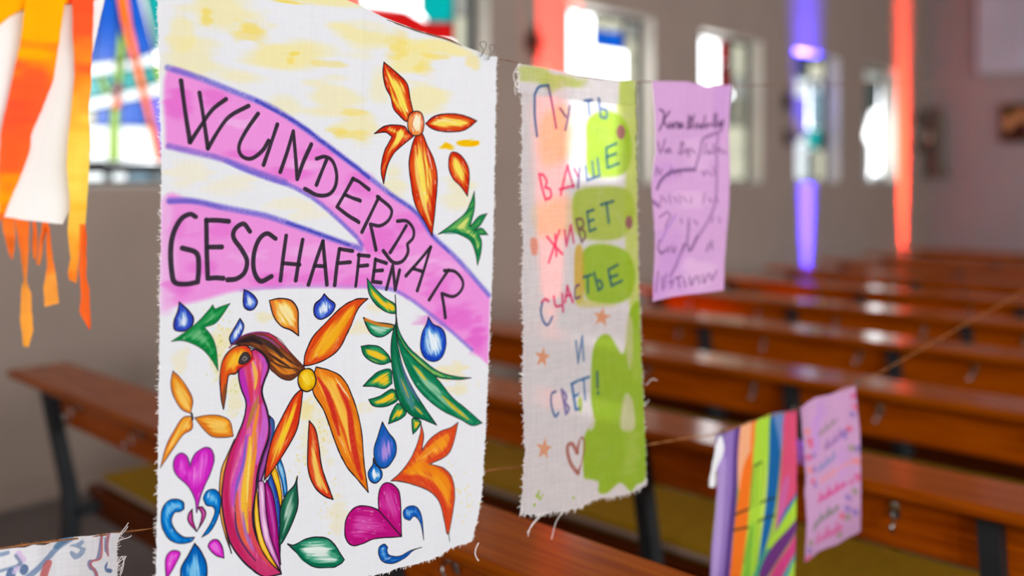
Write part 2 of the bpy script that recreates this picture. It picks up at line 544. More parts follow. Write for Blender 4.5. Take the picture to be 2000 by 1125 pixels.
def lens_mat(name, col, st):
    m = bpy.data.materials.new(name)
    m.use_nodes = True
    nt = m.node_tree
    nt.nodes.remove(nt.nodes['Principled BSDF'])
    e = nt.nodes.new('ShaderNodeEmission')
    e.inputs[0].default_value = col
    e.inputs[1].default_value = st
    nt.links.new(e.outputs[0], nt.nodes['Material Output'].inputs['Surface'])
    return m


red_l, blue_l = lens_mat('red_led_lens', (1, 0.02, 0.01, 1), 8), lens_mat('blue_led_lens', (0.10, 0.05, 1, 1), 8)


def uplight(y, color, lens, label, power, tilt, spread, spill=0, dist=0.125, size=0.22):
    x = WX + dist
    t = thing('led_uplight', label, 'spotlight', (x, y, 0), 'coloured LED uplights along the wall')
    b = bmesh.new()
    lathe(b, [(0.07, 0.06), (0.10, 0.08), (0.11, 0.14), (0.11, 0.285), (0.118, 0.29), (0.118, 0.31), (0.10, 0.31), (0.10, 0.292)], 20)
    bm_obj('housing', b, can_m, t, smooth=False)
    b = bmesh.new()
    lathe(b, [(0.098, 0.294), (0.098, 0.299)], 20)
    bm_obj('lens', b, lens, t)
    b = bmesh.new()
    tube(b, [(0, -0.125, 0.2), (0, -0.125, 0.02), (0, -0.08, 0.006), (0, 0.08, 0.006), (0, 0.125, 0.02), (0, 0.125, 0.2)], 0.008, 6)
    bm_obj('yoke', b, can_m, t)
    area('led_beam', (x, y, 0.33), (-tilt, 0, 1), size, size, power, color, spread, 'DISK')
    if spill:
        l = bpy.data.lights.new('led_spill', 'SPOT')
        l.energy = spill
        l.color = color
        l.spot_size = math.radians(24)
        l.spot_blend = 0.6
        l.shadow_soft_size = 0.08
        o = bpy.data.objects.new('led_spill', l)
        COL.objects.link(o)
        o.location = (x + 0.15, y + 0.1, 0.55)
        o.rotation_euler = Vector((1.15, 1.3, 0.17)).to_track_quat('-Z', 'Y').to_euler()
    return t


REDC, BLUEC = (1.0, 0.04, 0.022), (0.055, 0.034, 1.0)
uplight(3.32, REDC, red_l, 'black LED can shining red, on the floor beside the second row of pews', 20, 0.035, 12, spill=60)
uplight(5.24, REDC, red_l, 'black LED can shining red, on the floor beside the fifth row of pews', 34, 0.045, 15)
uplight(9.33, BLUEC, blue_l, 'black LED can throwing the blue beam up the wall', 58, 0.045, 17)
uplight(11.95, (1.0, 0.065, 0.022), red_l, 'black LED can throwing the red beam near the room corner', 36, 0.045, 11)

# ------------------------------------------------------------------ things on the walls
bronze = simple('dark_bronze', srgb(70, 48, 38), 0.45, 0.6, noise=0.1, nscale=15)
wax = simple('ivory_wax', srgb(225, 205, 185), 0.5)


def sconce(y, z, label):
    t = thing('wall_sconce', label, 'sconce', (WX, y, z), 'candle sconces between the windows')
    b = bmesh.new()
    box(b, 0.0, 0.03, -0.07, 0.07, 0.26, 0.40, 0.012)
    box(b, 0.03, 0.045, -0.018, 0.018, 0.20, 0.46, 0.005); box(b, 0.03, 0.045, -0.09, 0.09, 0.32, 0.355, 0.005)
    bm_obj('cross_plate', b, bronze, t)
    b = bmesh.new()
    box(b, 0.0, 0.025, -0.05, 0.05, -0.12, 0.05, 0.01)
    tube(b, [(0.01, 0, -0.06), (0.07, 0, -0.10), (0.13, 0, -0.08), (0.14, 0, -0.03)], 0.012, 8)
    bm_obj('bracket', b, bronze, t)
    b = bmesh.new()
    lathe(b, [(0.012, -0.04), (0.05, -0.02), (0.062, 0.005), (0.055, 0.008), (0.03, 0.0)], 16)
    bm_obj('drip_bowl', b, bronze, t, (0.14, 0, 0))
    b = bmesh.new()
    lathe(b, [(0.02, 0.0), (0.02, 0.13), (0.017, 0.135), (0.003, 0.137), (0.002, 0.15)], 14)
    bm_obj('candle', b, wax, t, (0.14, 0, 0.0))
    return t


sconce(5.02, EYE + 0.66, 'dark bronze candle sconce on the wall beside the first red beam')
sconce(8.86, EYE + 0.46, 'dark bronze candle sconce on the wall beside the blue beam')
sconce(12.45, EYE + 0.46, 'dark bronze candle sconce by the room corner beside the last red beam')

# slim grey figure on the end wall, close to the corner
stone = simple('grey_stone', srgb(112, 104, 92), 0.85, noise=0.1, nscale=20, bump=0.3)
p0, p1_ = on_y(1832, 345, FY - 0.12), on_y(1832, 208, FY - 0.12)
t = thing('wall_statue', 'slim grey standing figure on a bracket near the room corner', 'statue', (p0.x, FY - 0.12, p0.z))
hh = p1_.z - p0.z
b = bmesh.new(); box(b, -0.10, 0.10, -0.09, 0.12, 0, 0.09, 0.015)
bm_obj('bracket', b, stone, t)
b = bmesh.new()
lathe(b, [(0.085, 0.09), (0.075, 0.2), (0.07, 0.4), (0.082, hh * 0.62), (0.09, hh * 0.78), (0.075, hh * 0.83), (0.03, hh * 0.855)], 18)
bm_obj('robed_body', b, stone, t, smooth=True)
b = bmesh.new()
bmesh.ops.create_uvsphere(b, u_segments=14, v_segments=10, radius=hh * 0.075, matrix=Matrix.Translation((0, 0, hh * 0.92)) @ Matrix.Scale(1.2, 4, (0, 0, 1)))
bm_obj('head', b, stone, t, smooth=True)

# framed icon on the end wall
gold = simple('dark_gilt_frame', srgb(92, 62, 24), 0.4, 0.5, noise=0.25, nscale=14)
a, c_ = on_y(1953, 203, FY - 0.03), on_y(2016, 278, FY - 0.03)
t = thing('framed_icon', 'small dark gilt framed icon painting on the end wall', 'painting', (a.x, FY - 0.03, c_.z))
W_, H_ = c_.x - a.x, a.z - c_.z
b = bmesh.new()
f = 0.05
for q in ((0, W_, 0, f), (0, W_, H_ - f, H_), (0, f, f, H_ - f), (W_ - f, W_, f, H_ - f)):
    box(b, q[0], q[1], -0.03, 0.03, q[2], q[3], 0.008)
bm_obj('frame', b, gold, t)
b = bmesh.new(); box(b, f, W_ - f, 0.0, 0.012, f, H_ - f)
bm_obj('panel', b, simple('icon_ground', srgb(92, 62, 20), 0.5, 0.0, noise=0.35, nscale=7), t)
skin, robe = simple('icon_skin', srgb(226, 160, 104), 0.6, noise=0.1), simple('icon_robe', srgb(66, 28, 18), 0.6, noise=0.2)
for (cx, cz, r_) in ((0.27, 0.50, 0.062), (0.66, 0.66, 0.058)):
    b = bmesh.new()
    bmesh.ops.create_uvsphere(b, u_segments=14, v_segments=8, radius=r_, matrix=Matrix.Translation((W_ * cx, -0.002, H_ * cz)) @ Matrix.Diagonal((1, 0.12, 1.3, 1)))
    bm_obj('painted_face', b, skin, t, smooth=True)
    b = bmesh.new()
    prism(b, [Vector((W_ * cx + dx, -0.003, H_ * cz + dz)) for dx, dz in ((-0.03, -0.07), (0.03, -0.07), (0.11, -0.16), (0.13, -H_ * cz + f), (-0.11, -H_ * cz + f), (-0.1, -0.16))], Vector((0, 1, 0)), 0.003)
    bm_obj('painted_robe', b, robe, t)

# pale hanging veil high on the end wall
veil = simple('pale_grey_veil', srgb(186, 190, 200), 0.85, noise=0.12, nscale=2.0)
a, c_ = on_y(1908, 146, FY - 0.06), on_y(2090, -160, FY - 0.06)
b = bmesh.new()
NU, NV = 60, 10
g = []
for i in range(NU + 1):
    u = i / NU
    g.append([b.verts.new((a.x + (c_.x - a.x) * u, FY - 0.06 + 0.022 * math.sin(u * 42) * (0.5 + 0.5 * math.sin(u * 9)) - 0.015, a.z + (c_.z - a.z) * j / NV)) for j in range(NV + 1)])
for i in range(NU):
    for j in range(NV):
        b.faces.new((g[i][j], g[i + 1][j], g[i + 1][j + 1], g[i][j + 1]))
o = bm_obj('wall_hanging', b, veil, smooth=True)
tag(o, 'pale grey cloth hanging high on the end wall above the icon', 'hanging')

# ------------------------------------------------------------------ hanging planes of the two strings
class Hang:
    """a vertical plane in the church; photograph point -> world point on it, and metres along it"""
    def __init__(s, px0, t0, vp):
        s.b = 1.0 / (t0 * (vp - px0)); s.a = s.b * vp
        p, q = s.P(400, 350), s.P(1200, 350)
        s.D = (q - p).normalized(); s.O = p
        s.N = Vector((s.D.y, -s.D.x, 0))
        if s.N.dot(p - Vector((0, 0, EYE))) > 0: s.N = -s.N

    def P(s, px, py, off=0.0):
        d = ray(px, py) / (s.a - s.b * px)
        return Vector((0, 0, EYE)) + d + (s.N * off if off else Vector((0, 0, 0)))

    def dz(s, px, py):
        px = np.asarray(px, float); py = np.asarray(py, float)
        t = 1.0 / (s.a - s.b * px); k = (px - 1000) / FPX
        x = t * (-SN + k * CS); y = t * (CS + k * SN); z = EYE - (py - 350) / FPX * t
        return (x - s.O.x) * s.D.x + (y - s.O.y) * s.D.y, z


UP = Hang(965, 1.45, 3250)
LO = Hang(965, 1.52, 4032)


# ------------------------------------------------------------------ a small painter for what is drawn on the cloths
def vnoise(x, y, seed=0):
    def h(i, j):
        n = np.sin(i * 127.1 + j * 311.7 + seed * 74.7) * 43758.5453
        return n - np.floor(n)
    i, j = np.floor(x), np.floor(y)
    fx, fy = x - i, y - j
    fx, fy = fx * fx * (3 - 2 * fx), fy * fy * (3 - 2 * fy)
    return (h(i, j) * (1 - fx) + h(i + 1, j) * fx) * (1 - fy) + (h(i, j + 1) * (1 - fx) + h(i + 1, j + 1) * fx) * fy


def sst(a, b, x):
    t = np.clip((x - a) / (b - a), 0, 1)
    return t * t * (3 - 2 * t)


def pp(s):
    """'1,2 3,4! ...' -> points with corner flags"""
    out = []
    for q in s.split():
        c = q.endswith('!')
        a, b = q.rstrip('!').split(',')
        out.append((float(a), float(b), c))
    return out


def spline(pts, closed, n=5):
    m = len(pts)
    P = np.array([(p[0], p[1]) for p in pts])
    C = [p[2] if len(p) > 2 else False for p in pts]
    out = []
    for i in range(m if closed else m - 1):
        a, b = P[i], P[(i + 1) % m]
        if C[i] or (not closed and i == 0): ta = (b - a)
        else: ta = (b - P[i - 1]) * 0.5
        if C[(i + 1) % m] or (not closed and i == m - 2): tb = (b - a)
        else: tb = (P[(i + 2) % m] - a) * 0.5
        for k in range(n):
            t = k / n
            out.append((2 * t**3 - 3 * t**2 + 1) * a + (t**3 - 2 * t**2 + t) * ta + (-2 * t**3 + 3 * t**2) * b + (t**3 - t**2) * tb)
    if not closed: out.append(P[-1])
    return np.array(out)


class Cloth:
    """the painted surface: pixels per metre res, drawn in photograph points carried onto the plane"""
    def __init__(s, plane, pts, res, base, seed=1, weave=0.02):
        s.pl = plane
        d, z = plane.dz([p[0] for p in pts], [p[1] for p in pts])
        s.d0, s.d1, s.z0, s.z1 = d.min() - .01, d.max() + .01, z.min() - .01, z.max() + .01
        s.w, s.h = int((s.d1 - s.d0) * res), int((s.z1 - s.z0) * res)
        s.res = res
        s.seed = seed
        s.im = np.empty((s.h, s.w, 3), np.float32)
        s.im[:] = np.array(base, np.float32) / 255
        s.weave = weave
        c = np.mean(np.array(pts)[:, :2], 0)
        s.k = float(np.linalg.norm(s.T([(c[0], c[1] + 50)]) - s.T([(c[0], c[1] - 50)])) / 100)
        s.last = None

    def T(s, pts):
        P = np.array([(p[0], p[1]) for p in pts], float)
        d, z = s.pl.dz(P[:, 0], P[:, 1])
        return np.stack([(d - s.d0) * s.res, (s.z1 - z) * s.res], 1)

    def bbox(s, q, pad):
        x0, y0 = np.floor(q.min(0) - pad).astype(int)
        x1, y1 = np.ceil(q.max(0) + pad).astype(int)
        x0, y0, x1, y1 = max(x0, 0), max(y0, 0), min(x1, s.w), min(y1, s.h)
        if x1 <= x0 or y1 <= y0: return None
        return x0, y0, x1, y1

    def sdf(s, q, pad):
        bb = s.bbox(q, pad)
        if bb is None: return None
        x0, y0, x1, y1 = bb
        X, Y = np.meshgrid(np.arange(x0, x1, dtype=np.float32) + .5, np.arange(y0, y1, dtype=np.float32) + .5)
        dd = np.full(X.shape, 1e9, np.float32)
        ins = np.zeros(X.shape, bool)
        m = len(q)
        for i in range(m):
            ax, ay = q[i]; bx, by = q[(i + 1) % m]
            ex, ey = bx - ax, by - ay
            L = ex * ex + ey * ey + 1e-9
            t = np.clip(((X - ax) * ex + (Y - ay) * ey) / L, 0, 1)
            dd = np.minimum(dd, (X - ax - t * ex) ** 2 + (Y - ay - t * ey) ** 2)
            if ay != by:
                c = ((ay > Y) != (by > Y)) & (X < (bx - ax) * (Y - ay) / (by - ay) + ax)
                ins ^= c
        d = np.sqrt(dd)
        return bb, X, Y, np.where(ins, -d, d)

    def put(s, bb, mask, col):
        x0, y0, x1, y1 = bb
        c = np.asarray(col, np.float32)
        if c.ndim == 1: c = c / 255
        v = s.im[y0:y1, x0:x1]
        v += (c - v) * mask[..., None]

    def stroke(s, pts, w, col, alpha=1.0, soft=1.0, taper=None, curve=True, rough=0.0, clip=None, n=5):
        pts = pp(pts) if isinstance(pts, str) else pts
        q = s.T(spline(pts, False, n) if curve else pts)
        w = w * s.k / 2
        sf = max(soft * s.k / 2, 0.6)
        bb = s.bbox(q, w + sf + 2)
        if bb is None: return
        x0, y0, x1, y1 = bb
        M = np.full((y1 - y0, x1 - x0), 1e9, np.float32)
        m = len(q)
        for i in range(m - 1):
            wa = w * (1 if taper is None else np.interp(i / (m - 1), np.linspace(0, 1, len(taper)), taper))
            wb = w * (1 if taper is None else np.interp((i + 1) / (m - 1), np.linspace(0, 1, len(taper)), taper))
            b2 = s.bbox(q[i:i + 2], w + sf + 2)
            if b2 is None: continue
            X, Y = np.meshgrid(np.arange(b2[0], b2[2], dtype=np.float32) + .5, np.arange(b2[1], b2[3], dtype=np.float32) + .5)
            ax, ay = q[i]; ex, ey = q[i + 1] - q[i]
            t = np.clip(((X - ax) * ex + (Y - ay) * ey) / (ex * ex + ey * ey + 1e-9), 0, 1)
            d = np.hypot(X - ax - t * ex, Y - ay - t * ey) - (wa + (wb - wa) * t)
            sl = (slice(b2[1] - y0, b2[3] - y0), slice(b2[0] - x0, b2[2] - x0))
            M[sl] = np.minimum(M[sl], d)
        mask = np.clip(.5 - M / (2 * sf), 0, 1) * alpha
        if rough:
            X, Y = np.meshgrid(np.arange(x0, x1), np.arange(y0, y1))
            nz = vnoise(X / (1.6 * s.k), Y / (1.6 * s.k), s.seed + 5) * .6 + vnoise(X / (5 * s.k), Y / (5 * s.k), s.seed + 6) * .4
            mask = mask * (1 - rough + rough * 2 * nz).clip(0, 1.0)
        if clip is not None and s.last is not None:
            lb, lm = s.last
            f = np.zeros((s.h, s.w), np.float32) if False else None
            ix0, iy0, ix1, iy1 = max(x0, lb[0]), max(y0, lb[1]), min(x1, lb[2]), min(y1, lb[3])
            if ix1 <= ix0 or iy1 <= iy0: return
            mask = mask[iy0 - y0:iy1 - y0, ix0 - x0:ix1 - x0] * lm[iy0 - lb[1]:iy1 - lb[1], ix0 - lb[0]:ix1 - lb[0]]
            bb = (ix0, iy0, ix1, iy1)
        s.put(bb, mask, col)

    def fill(s, pts, col, alpha=1.0, soft=1.2, outline=None, ow=1.4, mottle=0.0, ms=18, closed=True):
        pts = pp(pts) if isinstance(pts, str) else pts
        q = s.T(spline(pts, True))
        r = s.sdf(q, soft * s.k + 3)
        if r is None: return
        bb, X, Y, d = r
        mask = np.clip(.5 - d / (soft * s.k), 0, 1)
        s.last = (bb, mask)
        m = mask * alpha
        if mottle:
            nz = vnoise(X / (ms * s.k), Y / (ms * s.k), s.seed + 11) * .6 + vnoise(X / (ms * .3 * s.k), Y / (ms * .3 * s.k), s.seed + 12) * .4
            m = m * (1 - mottle + mottle * 2 * nz).clip(0, 1)
        s.put(bb, m, col)
        if outline is not None:
            s.put(bb, np.clip(.5 - (np.abs(d) - ow * s.k / 2) / max(s.k, .8), 0, 1), outline)

    def petal(s, pts, edge, mid, hi, hs=0.8, ang=None, ow=1.7, oc=(40, 30, 38), white=0.5, bias=0.0, streak=(32, 2.8), oa=1.0):
        ow = ow * 1.3
        """a shape coloured in with pencil: edge colour, middle colour, highlight, streaks along the shape"""
        pts = pp(pts) if isinstance(pts, str) else pts
        q = s.T(spline(pts, True))
        r = s.sdf(q, 4 * s.k)
        if r is None: return
        bb, X, Y, d = r
        dep = np.clip(-d / max((-d).max(), 1), 0, 1)
        if ang is None:
            c = q - q.mean(0)
            u = np.linalg.svd(c, full_matrices=False)[2][0]
        else:
            u = np.array((math.cos(math.radians(ang)), math.sin(math.radians(ang))))
        al = (X * u[0] + Y * u[1]) / s.k
        pe = (-X * u[1] + Y * u[0]) / s.k
        s.seed += 3
        N1 = vnoise(al / streak[0], pe / (streak[1] * 2.2), s.seed)
        N2 = vnoise(al / streak[0], pe / streak[1], s.seed + 1)
        N3 = vnoise(al / (streak[0] * .5), pe / (streak[1] * .8), s.seed + 2)
        e, m_, h_ = (np.array(c, np.float32) / 255 for c in (edge, mid, hi))
        a = sst(.18, .62, dep + bias + (N1 - .5) * .5)[..., None]
        b = (sst(.42, .85, dep + bias + (N2 - .5) * .5) * hs)[..., None]
        col = e + (m_ - e) * a
        col = col + (h_ - col) * b
        f = (sst(.84, .95, N3) * white * (dep > .12))[..., None]
        col = col + (np.array((1, .97, .93), np.float32) - col) * f
        col = col * (0.97 + .06 * N2[..., None])
        mask = np.clip(.5 - d / (1.1 * s.k), 0, 1)
        s.last = (bb, mask)
        s.put(bb, mask * .97, np.clip(col, 0, 1))
        if ow:
            wv = ow * (0.75 + .5 * vnoise(X / (9 * s.k), Y / (9 * s.k), s.seed))
            s.put(bb, np.clip(.5 - (np.abs(d) - wv * s.k / 2) / max(s.k, .8), 0, 1) * oa, oc)

    def streaks(s, lst, alpha=.85):
        """pencil streaks inside the last shape"""
        for (c, wd, p) in lst:
            s.stroke(p, wd * 1.2, c, alpha, soft=max(2.0, wd * .4), rough=.35, clip=True, taper=(.35, 1, 1, .35))

    def wash(s, blobs, col, alpha, freq=(40, 12), thr=(.45, .8)):
        """loose brushed patches: (x, y, rx, ry, strength)"""
        for (x, y, rx, ry, st) in blobs:
            q = s.T([(x - rx, y - ry), (x + rx, y + ry)])
            c = q.mean(0); hw = np.abs(q[1] - q[0]) / 2
            bb = s.bbox(q, 8 * s.k)
            if bb is None: continue
            X, Y = np.meshgrid(np.arange(bb[0], bb[2], dtype=np.float32), np.arange(bb[1], bb[3], dtype=np.float32))
            r = np.hypot((X - c[0]) / hw[0], (Y - c[1]) / hw[1])
            s.seed += 1
            nz = vnoise(X / (freq[0] * s.k), Y / (freq[1] * s.k), s.seed)
            m = sst(1.0, .35, r + (nz - .5) * .7) * st * alpha
            s.put(bb, m, col)

    def image(s, name):
        im = s.im
        Y, X = np.mgrid[0:s.h, 0:s.w].astype(np.float32)
        if s.weave:
            n = vnoise(X / 1.3, Y / 40, 91) + vnoise(X / 40, Y / 1.3, 92)
            im = im * (1 + s.weave * (n - 1))[..., None]
        a = np.ones((s.h, s.w, 4), np.float32)
        a[..., :3] = np.clip(im, 0, 1)
        img = bpy.data.images.new(name, s.w, s.h)
        img.pixels.foreach_set(a[::-1].ravel())
        img.update()
        img.pack()
        return img


def fabric(name, img=None, col=None, transl=0.35, sheer=0.0, bump=0.25, weave=900):
    m = bpy.data.materials.new(name)
    m.use_nodes = True
    nt = m.node_tree
    nt.nodes.remove(nt.nodes['Principled BSDF'])
    out = nt.nodes['Material Output']
    tc = nt.nodes.new('ShaderNodeTexCoord')
    if img is not None:
        ti = nt.nodes.new('ShaderNodeTexImage')
        ti.image = img
        ti.extension = 'EXTEND'
        c = ti.outputs['Color']
    else:
        rgb = nt.nodes.new('ShaderNodeRGB')
        rgb.outputs[0].default_value = col
        c = rgb.outputs[0]
    n = nt.nodes.new('ShaderNodeTexNoise')
    n.inputs['Scale'].default_value = 60
    n.inputs['Detail'].default_value = 3
    nt.links.new(tc.outputs['Object'], n.inputs['Vector'])
    b = nt.nodes.new('ShaderNodeBump')
    b.inputs['Strength'].default_value = bump
    b.inputs['Distance'].default_value = 0.002
    nt.links.new(n.outputs['Fac'], b.inputs['Height'])
    d = nt.nodes.new('ShaderNodeBsdfDiffuse')
    t = nt.nodes.new('ShaderNodeBsdfTranslucent')
    for q in (d, t):
        nt.links.new(c, q.inputs['Color'])
        nt.links.new(b.outputs['Normal'], q.inputs['Normal'])
    mx = nt.nodes.new('ShaderNodeMixShader')
    mx.inputs[0].default_value = transl
    nt.links.new(d.outputs[0], mx.inputs[1])
    nt.links.new(t.outputs[0], mx.inputs[2])
    last = mx.outputs[0]
    if sheer:
        tr = nt.nodes.new('ShaderNodeBsdfTransparent')
        nt.links.new(c, tr.inputs['Color'])
        m2 = nt.nodes.new('ShaderNodeMixShader')
        m2.inputs[0].default_value = sheer
        nt.links.new(last, m2.inputs[1])
        nt.links.new(tr.outputs[0], m2.inputs[2])
        last = m2.outputs[0]
    nt.links.new(last, out.inputs['Surface'])
    return m


def poly_at(P, t):
    P = np.asarray(P, float)
    L = np.r_[0, np.cumsum(np.hypot(*np.diff(P, axis=0).T))]
    L /= L[-1]
    return np.stack([np.interp(t, L, P[:, 0]), np.interp(t, L, P[:, 1])], -1)


def sheet(name, plane, left, right, top, bottom, nu, nv, wrinkle, mat, canvas=None, jag=0.0, parent=None, off=0.0, seed=5):
    """a cloth between four edge curves (photograph points carried onto the plane), with folds along the normal"""
    r = random.Random(seed)
    us, vs = np.linspace(0, 1, nu + 1), np.linspace(0, 1, nv + 1)
    Lp, Rp, Tp, Bp = poly_at(left, vs), poly_at(right, vs), poly_at(top, us), poly_at(bottom, us)
    bm = bmesh.new()
    uv = bm.loops.layers.uv.new('UVMap')
    V, UVc = [], {}
    for j in range(nv + 1):
        row = []
        for i in range(nu + 1):
            u, v = us[i], vs[j]
            p = (1 - v) * Tp[i] + v * Bp[i] + (1 - u) * Lp[j] + u * Rp[j] - ((1 - u) * (1 - v) * Tp[0] + u * (1 - v) * Tp[-1] + (1 - u) * v * Bp[0] + u * v * Bp[-1])
            if jag:
                if i in (0, nu): p = p + np.array((r.uniform(-jag, jag), 0))
                if j == nv: p = p + np.array((0, r.uniform(-jag, jag)))
            w_ = plane.P(p[0], p[1], off + wrinkle(u, v))
            vt = bm.verts.new(w_)
            if canvas is not None:
                d, z = plane.dz(p[0], p[1])
                UVc[vt] = ((d - canvas.d0) / (canvas.d1 - canvas.d0), (z - canvas.z0) / (canvas.z1 - canvas.z0))
            row.append(vt)
        V.append(row)
    for j in range(nv):
        for i in range(nu):
            f = bm.faces.new((V[j][i], V[j + 1][i], V[j + 1][i + 1], V[j][i + 1]))
            f.smooth = True
            if canvas is not None:
                for l in f.loops: l[uv].uv = UVc[l.vert]
    edges = dict(left=[V[j][0].co.copy() for j in range(nv + 1)], right=[V[j][nu].co.copy() for j in range(nv + 1)],
                 bottom=[V[nv][i].co.copy() for i in range(nu + 1)], top=[V[0][i].co.copy() for i in range(nu + 1)])
    o = bm_obj(name, bm, mat, parent)
    return o, edges


thread_m = simple('cotton_thread', srgb(238, 232, 226), 0.9)


def frayed(parent, plane, edges, which, n, ln, seed, mat=None, rad=0.0003):
    """short loose threads along torn edges, joined as they cannot be counted"""
    r = random.Random(seed)
    bm = bmesh.new()
    for k in which:
        E_ = edges[k]
        out = {'left': -plane.D, 'right': plane.D, 'bottom': Vector((0, 0, -1)), 'top': Vector((0, 0, 1))}[k]
        al = Vector((0, 0, 1)) if k in ('left', 'right') else plane.D
        for _ in range(n):
            f = r.random() * (len(E_) - 1)
            i = int(f)
            p = E_[i].lerp(E_[i + 1], f - i)
            l = ln * (0.35 + r.random() ** 2 * 1.5)
            d = (out + al * r.uniform(-.8, .8) + plane.N * r.uniform(-.3, .3)).normalized()
            e = al * r.uniform(-1, 1) * l * .5
            tube(bm, [p - out * 0.0008, p + d * l * .5 + e * .3, p + d * l + e], rad, 3)
    o = bm_obj('frayed_edge', bm, mat or thread_m, parent)
    o['kind'] = 'stuff'
    return o


def threads(parent, plane, lists, rad=0.0006, mat=None, off=0.004, name='loose_thread'):
    for s_ in lists:
        pts = [plane.P(x, y, off) for x, y in spline(pp(s_), False, 5)]
        bm = bmesh.new()
        tube(bm, pts, rad, 5)
        bm_obj(name, bm, mat or thread_m, parent)


def T2(s):
    return [(p[0], p[1]) for p in pp(s)]

# ------------------------------------------------------------------ the big painted banner
L1 = T2('302,-119 306,0 314,320 311,560 306,920 302,1125 300,1173')
R1 = T2('971,110 968,400 965,579 961,720 957,838 951,978 934,1064')
T1 = T2('302,-119 450,-76 600,-27 690,6 750,33 817,57 883,77 920,96 956,110 971,110')
B1 = T2('300,1173 450,1160 600,1143 715,1125 752,1118 780,1109 819,1102 864,1089 886,1076 934,1064')
c = Cloth(UP, L1 + R1 + T1 + B1, 2050, (238, 240, 243), seed=10, weave=.014)
YEL, YEL2 = (251, 236, 150), (250, 218, 70)
# pale yellow washes at the top, faint spots lower down
c.wash([(430, 20, 110, 60, .6), (620, -10, 120, 40, .7), (380, 120, 70, 60, .5), (560, 110, 110, 50, .75), (700, 70, 90, 50, .7), (800, 110, 60, 60, .75), (860, 90, 80, 30, .8), (640, 190, 70, 50, .5),
        (700, 250, 60, 40, .55), (560, 210, 50, 30, .4), (840, 190, 50, 50, .6), (350, 60, 30, 70, .5), (470, 150, 60, 30, .45), (740, 170, 40, 50, .4), (900, 370, 40, 50, .4), (770, 360, 30, 40, .4)], YEL, .95, (60, 14))
c.wash([(398, 35, 17, 24, .7), (490, 60, 45, 32, .8), (560, 4, 50, 12, 1), (572, 105, 14, 8, .8), (567, 118, 14, 10, .6), (640, 125, 45, 14, .5), (690, 218, 45, 12, .55), (690, 262, 50, 14, .55), (660, 255, 30, 10, .5),
        (830, 130, 25, 22, .5), (860, 110, 40, 12, .6), (780, 90, 30, 40, .5), (925, 120, 18, 22, .5)], YEL2, .75, (26, 8))
c.wash([(876, 286, 16, 9, 1), (916, 279, 26, 9, 1.3), (912, 279, 18, 7, 1)], (246, 196, 20), 1.0, (16, 5))
c.wash([(360, 340, 60, 30, .5), (450, 360, 70, 24, .5), (560, 400, 60, 20, .5), (600, 420, 50, 18, .4)], (252, 240, 190), .8, (30, 10))
c.wash([(420, 690, 20, 60, .45), (455, 770, 20, 50, .4), (620, 850, 40, 90, .3), (600, 800, 18, 24, .6), (440, 660, 25, 25, .4), (520, 620, 30, 12, .4), (700, 640, 40, 14, .4), (690, 800, 40, 12, .35), (880, 730, 50, 14, .45),
        (900, 760, 40, 10, .4), (740, 600, 30, 10, .35), (660, 1000, 26, 50, .3), (350, 700, 20, 30, .3), (800, 700, 30, 16, .35)], (250, 226, 120), .8, (14, 9))
rr = random.Random(4)
for _ in range(170):
    x, y, cc = rr.choice([(870, 930, (250, 220, 70)), (900, 960, (250, 220, 70)), (925, 990, (250, 220, 70)), (420, 690, (190, 215, 90)), (430, 640, (235, 220, 80)), (620, 830, (246, 214, 80)), (590, 900, (236, 222, 100)), (650, 980, (240, 224, 120)), (455, 760, (205, 220, 110))])
    x += rr.gauss(0, 16); y += rr.gauss(0, 26)
    c.stroke([(x, y), (x + rr.uniform(-2, 2), y + rr.uniform(-1, 2))], rr.uniform(1.4, 3.2), cc, .65, curve=False)
# the two pink bands
PK = (244, 148, 226)
c.fill('324,138 396,160 460,184 524,210 572,238 620,273 660,303 704,336 768,384 816,416 848,461 896,506 962,580! 960,714! 928,686 880,644 832,606 800,583 770,566 730,520 704,478 660,430 620,395 572,366 524,350 473,331 428,311 377,299 322,288!', PK, .95, soft=7)
c.fill('318,393 370,392 428,404 476,413 524,423 588,445 652,468 704,487 790,540! 800,586! 768,567 704,561 660,560 556,561 460,568 396,584 318,602!', PK, .95, soft=9)
c.fill('304,405 330,398 340,480 336,598 305,592', (244, 190, 236), .75, soft=14)
PK2 = (232, 92, 204)
c.wash([(345, 200, 30, 45, .7), (410, 190, 40, 24, .6), (480, 300, 60, 14, .6), (560, 340, 50, 20, .6), (620, 300, 50, 26, .45), (700, 360, 40, 30, .5), (740, 470, 60, 30, .6), (800, 440, 50, 26, .45), (860, 560, 40, 40, .5), (900, 620, 46, 30, .75),
        (935, 660, 30, 40, .9), (860, 620, 50, 20, .6), (345, 560, 40, 26, .6), (420, 450, 60, 18, .5), (520, 545, 60, 18, .6), (400, 520, 40, 20, .5), (620, 540, 60, 16, .55), (700, 550, 50, 14, .5), (340, 440, 26, 30, .4)], PK2, .75, (34, 10))
c.wash([(460, 240, 50, 16, .6), (600, 320, 50, 14, .5), (660, 390, 40, 14, .45), (820, 510, 40, 14, .5), (880, 520, 40, 18, .4), (480, 500, 50, 14, .45), (600, 490, 50, 14, .4)], (250, 205, 243), .8, (24, 8))
BV, BV2 = (116, 106, 212), (62, 66, 184)
c.stroke('326,133 396,157 460,181 524,207 572,236 620,271 660,301 704,334 768,382 816,415 848,460 896,505 960,577', 10, BV, .85, soft=6, rough=.5)
c.stroke('500,197 572,236 620,271 660,301 720,347', 6, BV2, .8, soft=4, rough=.6)
c.stroke('760,377 816,415 848,460 880,492', 4, BV2, .6, soft=4, rough=.6)
c.stroke('328,286 377,298 428,310 492,333 556,355', 10, (140, 108, 208), .85, soft=6, rough=.5)
